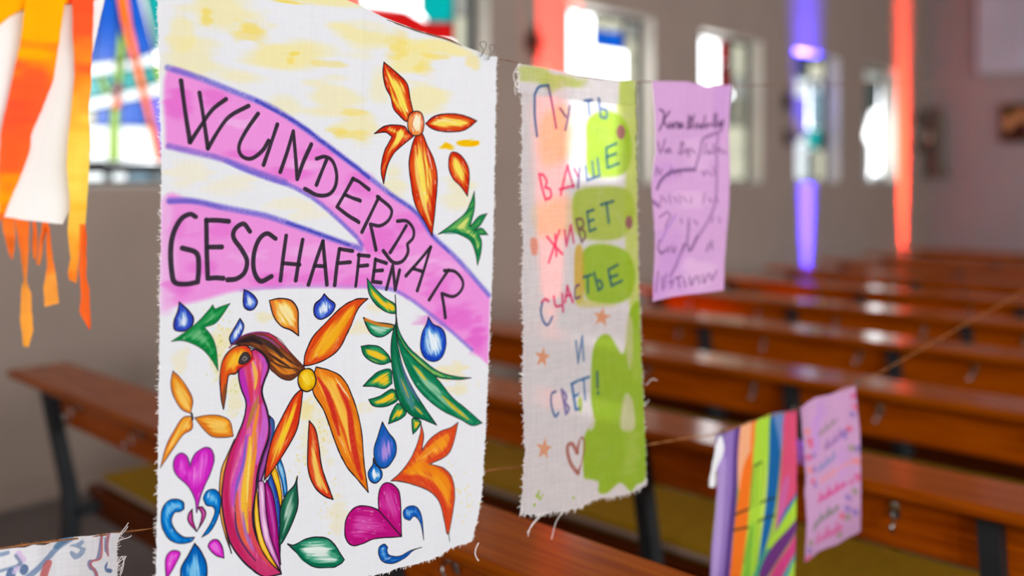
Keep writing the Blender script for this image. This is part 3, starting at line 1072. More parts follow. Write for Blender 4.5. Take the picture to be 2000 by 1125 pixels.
c.stroke('440,314 473,330 524,349 572,365 620,394 660,429 690,458 706,478', 8, BV, .8, soft=5, rough=.55)
c.stroke('329,392 370,392 428,404 476,413 524,423 588,445 652,468 704,486', 10, BV, .85, soft=6, rough=.5)
c.stroke('329,394 380,394 428,405', 6, (104, 88, 196), .6, soft=5, rough=.5)
c.stroke('560,434 620,456 680,478', 5, BV2, .75, soft=4, rough=.6)
c.stroke('730,560 768,566 800,582 832,605 880,643 928,685', 7, BV, .7, soft=6, rough=.55)
c.stroke('470,566 560,560 660,559 730,561', 6, (196, 140, 222), .6, soft=6, rough=.5)
# lettering
INK = (46, 42, 50)
LW = 7.2
for s_ in ('350,158 358,220 367,278', '367,278 390,243 412,214 439,194', '385,182 393,230 402,290', '402,290 425,253 447,227 484,207',
           '503,222 479,256 465,285 470,304 489,310 511,295 524,275', '541,243 527,285 514,322', '547,336 560,298 572,256! 577,310 580,350! 592,315 606,282',
           '636,313 626,338 617,361', '617,310 633,306 648,315 656,340 653,365 640,380 618,381 595,369',
           '688,349 673,376 657,404! 676,419 699,434', '688,349 704,358 720,370', '672,380 688,387 702,392',
           '740,385 724,417 706,453', '737,384 762,404 766,417 758,432 742,441 723,438! 728,460 734,488',
           '796,441 780,467 763,493', '778,432 797,432 810,447 810,464 798,477! 799,494 787,511 768,512 749,490',
           '845,483 820,512 795,539', '845,483 832,526 818,568', '810,525 829,531',
           '880,528 860,558 842,586', '872,529 893,531 908,549 906,567 890,580 867,574! 871,598 874,621'):
    c.stroke(s_, LW, INK, .93, soft=1.6, rough=.12, taper=(1.05, .9, 1, 1.1))
for s_ in ('378,423 367,418 350,428 336,456 331,490 333,530 339,551 360,554 382,550! 384,522 380,494 353,484', '399,429 400,490 402,543! 418,542 433,543', '399,430 420,430 444,432', '402,482 430,482',
           '487,452 474,437 457,447 454,464 470,487 481,509 476,532 460,544 442,546', '538,466 521,456 505,468 495,496 495,528 508,549 530,540', '559,460 553,504 548,548', '591,468 584,508 578,548', '553,514 585,517',
           '630,471 615,515 602,556', '630,471 634,514 638,556', '614,519 634,520', '662,486 657,520 653,557', '662,486 686,490', '659,514 682,512', '700,497 697,528 693,558', '698,498 720,500', '698,520 717,518',
           '733,506 730,530 727,550! 744,552', '733,507 755,514', '730,529 747,528', '755,565 768,519! 773,566! 782,528'):
    c.stroke(s_, 8.6 if float(s_.split(',')[0]) < 545 else 7.4, INK, .93, soft=1.6, rough=.12, taper=(.95, 1, 1, 1.05))
OL = (44, 40, 52)
RO, OR, YE = (222, 66, 22), (240, 120, 30), (253, 226, 110)
# upper flower
for s_, ag in (('751,121! 777,142 798,163 804,192 810,217! 798,237 779,222 770,211 764,188 754,169 749,142', 62), ('835,241! 850,228 873,222 903,224 932,236! 911,253 892,257 865,256 846,250', 5),
               ('731,261! 751,247 773,244 793,247 800,257 811,266! 793,280 773,297 760,318 754,337 750,359! 745,337 746,318 752,295 760,280 767,267! 754,258', 120), ('821,260! 812,272 802,314 806,360 815,402 835,436 848,461! 854,406 858,348 852,314 838,283 829,262', 80),
               ('884,299 899,300 913,318 919,341 916,383! 903,364 888,348 880,325', 62)):
    c.petal(s_, (206, 36, 12), (230, 84, 26), (254, 228, 90), ang=ag, hs=1, bias=.12, white=.6)
c.stroke('815,285 818,340 832,400 846,440', 9, (250, 218, 120), .85, soft=4, rough=.3, taper=(.3, 1, 1, .3))
c.stroke('826,275 834,330 838,380', 5, (214, 50, 18), .7, soft=3, rough=.3, taper=(.3, 1, .3))
c.stroke('838,290 848,330', 4, (255, 236, 220), .8, soft=2, taper=(.3, 1, .3))
c.stroke('764,170 772,195 786,217', 7, (252, 222, 70), .9, soft=3, taper=(.3, 1, .3), rough=.3)
c.stroke('850,241 870,234 893,240', 6, (254, 236, 170), .85, soft=3, taper=(.3, 1, .3))
c.petal('815,217 827,221 832,240 828,260 815,265 803,259 799,241 803,223', (222, 70, 40), (244, 150, 70), (255, 240, 200), hs=1, bias=.25, white=.2)
c.wash([(820, 238, 14, 18, 1)], (255, 244, 214), .9)
c.stroke('812,228 808,242 814,256', 3, (226, 96, 40), .7, soft=2)
GR = (24, 132, 64)
c.petal('859,458! 884,440 911,417 922,394 929,373! 930,406 922,442! 938,423 955,417! 942,440 930,450! 945,446 957,459! 940,459! 945,474 943,497 937,519! 932,493 922,471 903,459 884,453', (22, 128, 70), (96, 176, 84), (226, 226, 120), hs=.9, ang=-35, ow=1.0, white=.3)
c.stroke('872,456 905,456 928,468 938,500', 5, (14, 112, 72), .75, soft=3, taper=(.4, 1, 1, .4))
# blue drops
for s_ in ('347,589! 364,605 374,621 369,638 353,646 338,642 338,624 345,605', '475,565! 492,574 502,589 495,603 484,605 474,595', '467,622! 475,637 466,659 449,672! 446,659 454,643', '633,574! 642,584 654,595 646,613 626,624 614,614 615,595 626,584'):
    c.petal(s_, (42, 66, 190), (92, 136, 220), (226, 236, 250), ang=80, hs=1, streak=(12, 1.6), white=.35)
c.petal('840,620! 850,634 866,642 874,656 875,678 866,700 850,707 833,700 824,678 828,650 836,634', (26, 70, 190), (90, 160, 230), (232, 244, 252), ang=75, hs=1, bias=.1, streak=(16, 2.2), white=.3)
c.stroke('829,664 830,684 840,698 856,702 868,688 872,664', 7, (22, 66, 188), .8, soft=4, rough=.25)
# small green leaf left
c.petal('332,666! 364,643 386,624 406,602 412,594! 417,602 428,598 447,592! 434,611 418,630 396,638! 412,659 420,685 423,723! 412,704 393,682 370,669 351,664', (12, 128, 56), (44, 158, 84), (170, 214, 160), hs=.45, ang=-40, ow=1, oc=(80, 96, 90), white=.35)
# orange leaf and three petalled flower
c.petal('526,587! 546,583 569,587 582,605 583,630 584,656! 569,645 550,637 535,618', (232, 122, 40), (248, 186, 60), (254, 236, 170), ang=55, hs=.9, bias=.12)
for s_, ag in (('335,723! 351,739 366,762 373,781 369,806! 351,797 337,774 331,749', 62), ('377,814! 402,809 428,811 447,822 454,851! 438,853 412,851 393,835', 15), ('371,811! 354,814 338,838 322,870 311,912! 332,880 354,848 372,835', 120)):
    c.petal(s_, (226, 118, 30), (248, 166, 40), (255, 214, 110), ang=ag, hs=.7, bias=.1, ow=1.1, oc=(96, 72, 76), white=.25)
c.stroke('371,806 373,817', 3.5, OL, .9)
# bird: crest, beak, body
c.petal('452,672 458,669 473,656 494,650 515,649 532,654 549,669 569,690 590,712 596,722 584,733 569,743 552,740 537,729 528,720 522,699 507,684 485,675 468,673', (104, 52, 30), (168, 92, 36), (232, 138, 42), ang=38, hs=.9, white=.1, ow=1.0)
c.streaks([((52, 40, 44), 9, '458,671 485,660 510,664 535,680 552,698'), ((206, 50, 90), 4, '490,651 515,650 540,664 566,690'), ((168, 70, 180), 2.5, '500,654 524,662 548,680'), ((44, 32, 34), 4, '525,690 545,704 568,718'), ((236, 138, 40), 5, '530,708 555,728 578,728'),
           ((62, 40, 36), 3, '528,704 552,716 584,722'), ((44, 34, 40), 7, '462,668 490,664 512,672'), ((60, 40, 34), 3, '536,676 560,700 585,716')], .9)
c.stroke('446,678 470,657 500,649 525,651', 3, (116, 44, 110), .8, soft=2, rough=.3)
c.stroke('528,652 548,664 566,686 592,714', 1.5, (110, 60, 50), .8)
BODY = '464,722! 465,739 470,759 479,782 479,801 473,825 462,850 449,879 437,914 432,948 431,982 437,1021 449,1060 473,1094 500,1118 520,1130! 552,1123! 547,1112 522,1082 505,1058 495,1026 495,997 500,960 503,928 512,892 525,855 526,825 522,801 513,774 512,759 517,742 525,722 524,705 513,690 498,681! 480,690! 470,712'
c.petal(BODY, (206, 50, 110), (224, 90, 150), (240, 160, 200), hs=.5, ang=88, ow=2.2, white=.3, streak=(40, 2))
c.streaks([((190, 50, 190), 11, '470,720 474,750 486,790'), ((222, 60, 90), 8, '482,710 488,745 492,785'), ((250, 200, 70), 7, '492,705 500,735 497,760'), ((200, 90, 210), 7, '505,692 518,712 510,750'), ((232, 70, 80), 4, '500,700 506,730 500,770'),
           ((214, 58, 150), 8, '484,790 478,830 456,890 444,940'), ((186, 130, 60), 8, '505,775 493,805 482,835'), ((246, 150, 40), 6, '506,790 498,830 490,880'), ((206, 110, 220), 13, '514,790 518,830 510,870 502,905'), ((240, 140, 50), 6, '500,845 497,890 490,930'),
           ((200, 40, 100), 10, '470,840 450,890 440,950 444,1010'), ((204, 70, 196), 11, '484,850 472,900 456,950 452,985'), ((120, 100, 200), 5, '480,850 474,905 462,945 456,990'), ((252, 206, 40), 13, '488,855 486,900 478,960 478,1000 484,1040'),
           ((246, 158, 50), 6, '500,880 492,930 488,980 490,1030'), ((236, 96, 60), 8, '462,960 462,1000 474,1050 492,1085'), ((198, 34, 90), 12, '440,960 446,1020 468,1070 500,1110'), ((170, 120, 190), 5, '474,1000 480,1040 496,1076'),
           ((226, 80, 80), 7, '488,1000 492,1040 510,1080 535,1112'), ((206, 60, 110), 12, '470,1060 500,1098 540,1120'), ((255, 226, 120), 4, '490,870 484,930 482,980'), ((90, 60, 120), 2.5, '458,985 462,1040 490,1085')], .9)
c.stroke('464,722 465,739 470,759 479,782 479,801 473,825 462,850', 2.6, OL, .85)
c.stroke('524,705 525,722 517,742 512,759 513,774 522,801 527,830 525,855 512,892 503,928 500,960 494,1000 497,1030 507,1060 524,1086 548,1116', 3.6, (38, 32, 52), .9, soft=2, rough=.15)
c.stroke('431,982 437,1021 449,1060 473,1094 502,1120', 2.6, OL, .85)
c.stroke('458,1000 462,1030 476,1066 500,1096', 2, (60, 40, 80), .8)
c.petal('485,678 470,674 453,679 438,693 430,712 427,740 429,774 434,798! 438,774 441,748 445,731 458,729 466,720 483,710! 492,696', (226, 84, 26), (243, 140, 30), (252, 196, 50), ang=115, hs=.9, ow=1.8, white=.1)
c.streaks([((130, 76, 44), 7, '437,750 435,775 434,796'), ((230, 60, 40), 6, '470,676 490,684 494,700'), ((228, 74, 30), 5, '429,745 431,715 440,694')], .85)
c.stroke('462,718 480,711 494,700', 5, (220, 40, 40), .85, soft=2)
c.fill('465,709 467,697 475,688 484,690 488,701 477,710', (58, 54, 60), .95, outline=(30, 28, 34))
c.stroke('472,702 476,696 481,700 475,704', 1.5, (190, 190, 190), .8)
c.stroke('483,678 500,683 515,694 524,712', 2.4, OL, .85)
# feathers beside the body
c.petal('456,857! 442,887 430,915 426,953 428,1002 437,1041 451,1080! 436,1020 431,982 432,948 440,905', (206, 120, 60), (240, 160, 60), (250, 200, 110), ang=95, ow=1.2, hs=.5, white=.2)
c.petal('527,812! 537,826 533,858 523,900 512,940! 505,955 505,925 514,892 526,855', (104, 40, 110), (150, 60, 150), (190, 120, 190), ang=100, ow=1.3, hs=.4, white=.2)
c.stroke('531,820 535,840 531,860', 6, (36, 100, 160), .85, soft=3)
c.petal('549,896! 558,923 563,960 556,972! 552,943 543,911', (14, 108, 190), (30, 134, 206), (200, 226, 240), ang=75, ow=1.1, hs=.7)
c.petal('539,912! 547,936 553,972 550,994! 542,960 531,928', (238, 170, 20), (250, 192, 30), (254, 220, 110), ang=75, ow=1.2, hs=.5, white=.1)
c.petal('531,926! 542,958 549,995 549,1030 550,1060 549,1095! 540,1040 532,985 524,945', (36, 60, 160), (40, 90, 184), (120, 150, 220), ang=82, ow=1.3, hs=.4)
c.petal('522,938! 534,965 541,1000 546,1050 551,1105! 540,1085 530,1050 521,1000 517,955', (150, 10, 110), (176, 24, 134), (214, 110, 190), ang=80, ow=1.3, hs=.5)
c.petal('505,940! 517,945 521,1000 530,1050 546,1095 551,1118! 530,1085 515,1050 507,1000', (206, 110, 190), (228, 160, 214), (250, 225, 244), ang=80, ow=1.3, hs=.7)
c.petal('502,950! 506,1000 512,1040 525,1075 549,1118! 528,1098 510,1070 499,1030 497,990', (240, 170, 20), (252, 200, 40), (254, 224, 120), ang=78, ow=1.4, hs=.5, white=.15)
c.petal('583,931! 582,948 584,987 574,1021 556,1058 547,1067! 549,1026 550,994 561,967 576,950', (20, 92, 66), (46, 124, 92), (190, 216, 200), ang=110, hs=.8, white=.2)
c.petal('564,1064! 577,1066 600,1054 624,1050 647,1057 672,1093! 665,1101 648,1108 618,1109 598,1098 583,1082', (14, 116, 82), (70, 168, 130), (226, 240, 230), ang=10, hs=1, bias=.15)
c.stroke('580,1072 596,1094 620,1104 652,1101', 6, (10, 104, 72), .8, soft=3, rough=.25)
# the large orange flower
for s_, ag, cc in (('594,715! 597,690 611,659 634,633 664,602 691,585 718,583! 699,602 683,636 664,678 641,699 615,711', 128, ((222, 72, 24), (240, 120, 24), (250, 184, 40))), ('590,760! 573,778 550,820 534,854 523,896 517,938! 531,923 557,885 580,843 588,804 592,766!', 112, ((220, 54, 20), (238, 96, 32), (252, 206, 60))),
                   ('618,717! 645,724 668,738 687,774 699,812 706,850 710,904 718,961! 699,938 672,904 653,858 634,804 613,768 612,740', 66, ((232, 118, 22), (246, 152, 32), (252, 190, 70))), ('605,822! 617,839 624,873 630,915 651,976! 634,969 615,950 603,915 603,866', 72, ((216, 56, 24), (232, 86, 40), (250, 206, 110)))):
    c.petal(s_, *cc, ang=ag, hs=.9, white=.4, bias=.05)
    if ag == 66:
        c.streaks([((206, 36, 34), 9, '622,738 640,770 654,815 662,850'), ((206, 36, 34), 11, '660,752 680,800 688,860 698,910 706,935'), ((226, 80, 30), 5, '650,780 672,850 690,905'), ((255, 236, 200), 2.5, '655,738 682,780'), ((252, 200, 80), 6, '640,745 668,810 684,880')], .9)
    if ag == 128:
        c.streaks([((250, 178, 30), 12, '622,695 655,655 690,602'), ((216, 60, 22), 8, '604,690 628,648 668,606')], .8)
    if ag == 112:
        c.streaks([((252, 210, 40), 7, '580,790 560,840 545,875'), ((214, 44, 24), 6, '588,770 578,815 560,860')], .8)
    if ag == 72:
        c.streaks([((252, 210, 90), 6, '614,880 622,925 640,962')], .85)
c.petal('601,720 612,725 618,742 613,758 600,765 588,759 583,742 588,726', (226, 164, 10), (246, 200, 20), (254, 226, 80), ang=60, hs=.6, ow=1.8, white=.35)
# fern
GF = ((10, 110, 66), (44, 150, 90), (240, 196, 40))
for s_, ag in (('716,543! 731,562 751,581 773,595 774,613! 756,610 734,595 720,573', 48), ('704,676! 723,674 742,678 759,694 764,707! 745,712 723,705 709,692', 25), ('708,754! 723,738 740,725 763,722 766,749! 751,759 731,755', 160), ('719,780! 740,774 767,760 778,780 762,791 742,795 726,791', 160), ('758,828! 764,807 778,788 795,805 786,817 770,824', 130), ('808,849! 806,832 808,817 825,825 817,840', 110)):
    c.petal(s_, *GF, ang=ag, hs=1, bias=.12, white=.2, ow=1.2)
c.petal('709,620! 726,628 770,635 764,647 745,658 726,653 715,636', (20, 130, 86), (60, 160, 110), (220, 240, 226), ang=15, hs=.7, white=.3)
c.stroke('713,624 738,633 766,638', 6, (238, 130, 40), .9, soft=3, rough=.2)
c.petal('775,617! 781,647 800,678 828,703 861,727 897,737 927,740! 899,743 855,737 822,716 795,692 778,661', (12, 120, 76), (50, 150, 90), (206, 214, 90), ang=38, hs=.6, ow=1.2, white=.3)
c.petal('775,650! 784,689 806,741 831,774 866,802 905,821 930,834 950,829! 919,802 888,777 855,738 822,711 795,683', (10, 122, 78), (50, 156, 110), (200, 226, 190), ang=42, hs=.6, ow=1.2, white=.3)
c.streaks([((240, 200, 50), 5, '810,715 836,744'), ((240, 196, 40), 6, '868,775 895,800 922,822'), ((12, 112, 72), 7, '795,700 830,755 880,800')], .85)
c.petal('773,576! 775,623 766,656 764,694 770,747 781,785 806,813 831,821 857,832! 836,802 814,769 792,727 781,689 775,650', (8, 104, 66), (26, 132, 88), (90, 130, 160), ang=70, hs=.6, ow=1.3, white=.2)
c.streaks([((88, 110, 160), 6, '782,700 798,745 820,785'), ((220, 180, 60), 3, '784,740 800,778'), ((226, 190, 50), 4, '812,795 828,810')], .85)
# lower right: drops, lily, heart, swirls
c.petal('746,824! 758,844 772,863 773,886 760,908 746,914 734,905 729,880 737,852', (18, 90, 180), (60, 100, 204), (190, 150, 230), ang=85, hs=.9, bias=.05, white=.2, ow=1.6)
c.petal('728,894! 732,905 744,919 744,933 732,943 721,937 718,922 727,907', (16, 96, 190), (50, 140, 216), (244, 248, 252), ang=85, hs=1, bias=.05, white=.2)
c.petal('763,939! 786,919 808,888 822,852 825,830! 830,852 826,881! 842,860 864,844 886,837 901,827! 892,866 878,891 842,908! 870,916 889,936 895,967 892,1000 884,1046! 879,1044 871,1012 861,981 842,961 808,947 780,940', (222, 72, 30), (240, 112, 36), (250, 160, 30), ang=55, hs=.9, oc=(96, 70, 74), white=.25)
c.streaks([((250, 150, 24), 14, '790,922 820,912 850,920 878,945 884,975'), ((250, 156, 40), 10, '815,900 850,872 880,850'), ((220, 62, 36), 10, '780,932 820,934 852,954 872,990 882,1035'), ((230, 84, 40), 6, '810,890 824,860 826,838'), ((254, 200, 90), 3, '824,898 850,880'), ((226, 70, 40), 5, '845,900 876,880 894,842')], .75)
c.stroke('883,1044 886,1061', 2.2, (60, 90, 84), .9)
for s_, ag in (('784,1048! 738,996! 721,989 696,989 679,1006 673,1031 676,1054 688,1065 707,1061 732,1051', 15), ('784,1048! 738,996! 738,967 745,947 760,943 777,956 782,978 783,1012', 75)):
    c.petal(s_, (188, 14, 122), (204, 36, 144), (226, 110, 190), ang=ag, hs=.5, white=.4, ow=1.7)
c.petal('801,1017! 790,1012 788,998 800,989 816,992 826,1012 830,1056! 823,1023 811,1009', (16, 84, 180), (30, 110, 204), (150, 210, 250), ang=70, hs=.6, ow=1.1)
c.petal('756,1068! 749,1062 739,1068 738,1082 746,1096 766,1100 791,1090 808,1076 826,1070! 802,1076 780,1086 760,1084 755,1076', (14, 80, 170), (26, 106, 200), (150, 210, 244), ang=0, hs=.5, ow=1.1)
# lower left: heart, swirls, tulip
MG = ((208, 30, 190), (226, 60, 208), (244, 150, 234))
c.petal('368,908! 362,890 351,883 339,892 336,910 343,927 364,947 377,971 381,999! 390,962 407,924 415,898 411,878 398,872 381,881 372,895', *MG, ang=95, hs=.5, white=.25, oc=(110, 70, 120))
BL = ((0, 104, 190), (20, 140, 222), (170, 224, 250))
c.petal('356,992! 355,979 343,973 326,976 314,994 313,1023 326,1049 346,1059 369,1056 377,1047! 355,1046 338,1031 332,1014 338,999 348,997', *BL, ang=70, hs=.6, ow=1.2)
c.petal('397,979! 394,970 401,957 416,954 427,965 429,985 421,1014 407,1037 391,1047! 407,1023 417,999 413,988 401,985', *BL, ang=100, hs=.6, ow=1.2)
for s_ in ('372,992! 365,1002 365,1017 381,1036! 374,1014', '392,988! 384,989 391,1002 387,1023 381,1036! 395,1014 399,999'):
    c.petal(s_, (150, 20, 110), (190, 40, 140), (226, 130, 190), ang=80, hs=.5, ow=1.3)
c.petal('404,1066 410,1054 423,1053 433,1069 436,1089! 418,1082', *MG, ang=50, hs=.5, ow=1.2)
c.petal('322,1130! 320,1092 329,1075 343,1073 349,1080 338,1103', *MG, ang=100, hs=.5, ow=1.0)
c.petal('377,1059! 390,1075 401,1101 400,1128 390,1146 377,1150 362,1144 351,1128 351,1106 364,1083', (0, 92, 180), (10, 124, 210), (150, 214, 246), ang=85, hs=.8, bias=.05)

imgA = c.image('painting_wunderbar')
cotton = fabric('painted_cotton', imgA, transl=0.42)
bnr = thing('cloth_banner', 'large white cotton banner painted with two pink lettered bands, a bird and flowers', 'banner', UP.P(640, 500), 'painted cloths on the upper string')


def child_of(o, root):
    o.parent = root
    o.matrix_parent_inverse = Matrix.Translation(-root.location)


def fold1(u, v):
    x = u
    s_ = 0.0035 * math.sin(5.2 * u + 1.1 * v) + 0.002 * math.sin(13 * u - 2 * v + 1)
    s_ += 0.0022 * math.exp(-((u - .60 + .06 * v) / .008) ** 2) + 0.002 * math.exp(-((u - .44) / .012) ** 2) * (1 - v)
    s_ += 0.006 * math.exp(-((u - .10) / .06) ** 2) * (1 - v) ** 2
    s_ += 0.004 * v * v * math.sin(9 * u + 2)
    s_ -= 0.010 * max(0, u - .86) / .14 * v
    s_ += 0.004 * math.exp(-((u - .93) / .03) ** 2) * (1 - v) ** 3
    return s_


o, ed = sheet('cloth', UP, L1, R1, T1, B1, 150, 200, fold1, cotton, c, jag=1.1)
child_of(o, bnr)
child_of(frayed(None, UP, ed, ('left', 'right', 'bottom'), 260, 0.0028, 3), bnr)


def thr(root, plane, lists, rad=0.0006, off=0.004, mat=None):
    for s_ in lists:
        b_ = bmesh.new()
        tube(b_, [plane.P(x, y, off) for x, y in spline(pp(s_), False, 5)], rad, 5)
        child_of(bm_obj('loose_thread', b_, mat or thread_m), root)


thr(bnr, UP, ['935,1060 930,1070 928,1082 932,1092 935,1095'], 0.0007, 0.0)

# ------------------------------------------------------------------ sheer banner with painted letters
L2 = T2('1010,124 1011,150 1013,180 1019,182 1019,300 1018,390 1022,470 1018,560 1021,640 1020,771 1024,880 1020,950 1015,1003')
R2 = T2('1239,158 1241,350 1244,550 1249,680 1254,780 1258,880 1260,946')
Tp2 = T2('1010,124 1060,132 1130,146 1200,155 1239,158')
B2 = T2('1015,1003 1050,1003 1105,1000 1135,990 1165,977 1190,972 1225,962 1260,946')
c = Cloth(UP, L2 + R2 + Tp2 + B2, 1700, (232, 226, 226), seed=40, weave=.06)
LG, MGN = (206, 214, 120), (160, 196, 48)
c.wash([(1050, 145, 50, 26, .9), (1110, 160, 50, 22, .9), (1075, 160, 24, 24, .8)], LG, .85, (24, 10))
c.fill('1216,152 1239,156 1246,560 1236,640 1222,560 1218,400 1222,300 1206,220 1208,180', (200, 214, 92), .8, soft=10, mottle=.2)
c.fill('1062,222 1108,214 1112,300 1060,322 1050,270', (240, 200, 120), .5, soft=22, mottle=.35)
c.fill('1046,400 1118,388 1122,452 1058,462 1042,440', (244, 204, 130), .5, soft=22, mottle=.35)
c.fill('1152,232 1190,216 1222,240 1232,300 1218,338 1180,346 1152,338 1148,280', MGN, .85, soft=8, mottle=.15)
c.fill('1122,378 1180,364 1226,372 1238,420 1216,462 1166,470 1124,452', (178, 200, 70), .85, soft=9, mottle=.2)
c.fill('1142,490 1180,476 1222,492 1238,536 1226,580 1190,594 1150,584 1140,540', MGN, .9, soft=7, mottle=.12)
c.fill('1122,492 1140,486 1142,580 1124,584', (220, 176, 60), .8, soft=7, mottle=.2)
c.fill('1124,560 1150,586 1200,596 1130,598', (214, 206, 110), .7, soft=8)
c.fill('1226,608 1247,592 1250,680 1255,800 1259,925 1238,945 1226,958 1208,942 1187,964 1173,962 1172,942 1150,936 1141,928 1141,858 1162,820 1158,778 1160,700 1170,664 1190,654 1214,690', (156, 194, 44), .92, soft=6, mottle=.1)
c.fill('1216,770 1230,780 1236,830 1222,842 1208,830', (226, 216, 196), .75, soft=8, mottle=.2)
c.fill('1216,640 1230,620 1232,690 1224,720', (226, 214, 190), .6, soft=8, mottle=.2)
c.fill('1156,820 1166,818 1164,836 1154,842', (230, 222, 220), .8, soft=6)
c.fill('1128,780 1136,776 1138,800 1130,804', (176, 206, 60), .8, soft=3)
c.wash([(1230, 880, 22, 50, .7), (1240, 700, 12, 60, .5)], (196, 214, 110), .6)
for (x, y, a) in ((1046, 966, 5), (1052, 972, 4), (1040, 984, 4), (1058, 966, 3), (1048, 958, 3), (1120, 972, 3)):
    c.wash([(x, y, a, a, 1)], (170, 204, 70), .9, (4, 4))
NB, NB2, PKL, PU = (70, 104, 158), (40, 92, 120), (226, 60, 110), (110, 70, 130)
for s_, col_ in (('1046,266 1042,226 1042,184! 1050,170 1068,167', NB), ('1068,168 1076,206 1084,250', PU), ('1092,212 1104,228', PU), ('1112,208 1108,232 1103,254', PU), ('1144,197 1160,195', NB), ('1152,196 1154,224', NB), ('1172,192 1176,228! 1186,230 1187,216 1177,212', NB),
                 ('1050,340 1056,368 1063,390! 1074,384 1072,370 1062,366! 1065,354 1058,342 1050,341', PKL), ('1108,324 1101,350 1094,380', PKL), ('1108,324 1114,346 1120,366', PKL), ('1092,370 1122,362', PKL), ('1122,330 1130,344', PKL), ('1134,328 1130,366', PU),
                 ('1146,324 1150,352! 1174,343! 1170,310', NB), ('1160,316 1163,346', NB), ('1204,280 1186,289! 1188,328! 1208,319', NB2), ('1186,307 1203,300', NB2),
                 ('1066,462 1082,480 1098,496', PKL), ('1092,450 1080,484 1070,512', PKL), ('1083,458 1086,500', PKL), ('1102,450 1106,480! 1114,440! 1120,474', PKL), ('1126,430 1132,452 1138,473! 1146,462 1142,450 1132,448! 1142,440 1138,428 1126,429', (120, 80, 90)),
                 ('1150,414 1155,452! 1167,447', NB2), ('1150,414 1163,410', NB2), ('1153,433 1163,429', NB2), ('1176,400 1198,393', NB2), ('1186,397 1190,435', NB2),
                 ('1070,588 1062,584 1055,590', PKL), ('1056,592 1053,606 1057,624 1065,634 1072,630 1078,619', NB), ('1081,579 1085,597 1096,597', PKL), ('1098,574 1100,608', PKL), ('1108,559 1104,590', PKL), ('1108,559 1118,590', PKL), ('1105,578 1114,576', PKL), ('1132,556 1124,562 1123,582 1134,580', PU),
                 ('1142,542 1159,537', NB2), ('1151,540 1152,572', NB2), ('1164,533 1172,567! 1179,560 1175,549 1168,549', NB2), ('1205,517 1189,527! 1194,558! 1212,548', NB2), ('1191,542 1204,537', NB2),
                 ('1124,666 1129,709! 1139,657! 1142,704', (72, 112, 164)), ('1086,765 1077,770 1077,792 1085,813 1092,807', NB), ('1098,762 1107,809! 1112,798 1104,786! 1107,774 1098,761', (104, 96, 160)), ('1117,750 1124,800! 1132,797', (52, 104, 160)), ('1117,750 1127,743', (52, 104, 160)), ('1121,774 1129,769', (52, 104, 160)), ('1132,743 1154,737', (52, 104, 160)), ('1142,742 1145,781', (52, 104, 160)), ('1170,727 1171,758', NB2), ('1172,767 1172,770', NB2)):
    c.stroke(s_, 5.6, col_, .8, soft=2.4, rough=.25)
for (x, y, r_) in ((1057, 697, 17), (1060, 876, 18), (1178, 620, 16)):
    c.fill([(x + r_ * (1 if k % 2 == 0 else .42) * math.sin(k * math.pi / 5 + .15), y - r_ * 1.25 * (1 if k % 2 == 0 else .42) * math.cos(k * math.pi / 5 + .15), True) for k in range(10)], (238, 160, 116), .9, soft=3, mottle=.15)
c.fill('1034,466 1046,468 1046,494 1036,496', (244, 150, 120), .8, soft=5)
for (x, y, rx, ry) in ((1212, 258, 8, 14), (1226, 434, 7, 13)):
    c.fill([(x + rx * math.cos(a), y + ry * math.sin(a), False) for a in np.linspace(0, 6.28, 9)[:-1]], (158, 92, 110), .85, soft=3)
HB = (176, 106, 92)
c.stroke('1127,884 1119,868 1111,870 1110,884 1116,906 1128,924', 8, HB, .85, soft=2, rough=.2)
c.stroke('1127,884 1130,862 1136,854 1142,862 1142,880 1135,902 1128,922', 5, HB, .85, soft=2, rough=.2)
gauze = fabric('painted_gauze', c.image('painting_gauze'), transl=0.45, sheer=0.21)


def fold2(u, v):
    return 0.004 * math.sin(7 * u + v) + 0.0035 * math.exp(-((u - .46 + .04 * (1 - v)) / .02) ** 2) * v + 0.003 * math.sin(17 * u) * v + 0.005 * (u - .5) * v


g2 = thing('gauze_banner', 'tall sheer white banner with green paint and blue and pink Cyrillic letters', 'banner', UP.P(1128, 560), 'painted cloths on the upper string')
o, ed = sheet('cloth', UP, L2, R2, Tp2, B2, 70, 150, fold2, gauze, c, jag=1.4)
child_of(o, g2)
o, _e = sheet('hem', UP, T2('1011,126 1012,182'), T2('1238,159 1238,206'), T2('1011,126 1060,133 1130,147 1200,156 1238,159'), T2('1012,182 1060,186 1130,196 1200,203 1238,206'), 60, 12, fold2, gauze, c, jag=.6, off=-0.0015)
child_of(o, g2)
child_of(frayed(None, UP, ed, ('left', 'right', 'bottom'), 150, 0.004, 8, rad=0.0004), g2)
thr(g2, UP, ['1013,124 1002,140 1000,152 1006,172', '1012,150 1002,168 1004,186', '1000,155 1008,172 1012,160', '1058,1002 1040,1020 1026,1040', '1052,1003 1034,1026 1028,1046', '1094,1000 1082,1020 1074,1052', '1018,990 1012,1006', '1258,752 1270,740 1280,742', '1256,792 1264,780'], 0.0005)

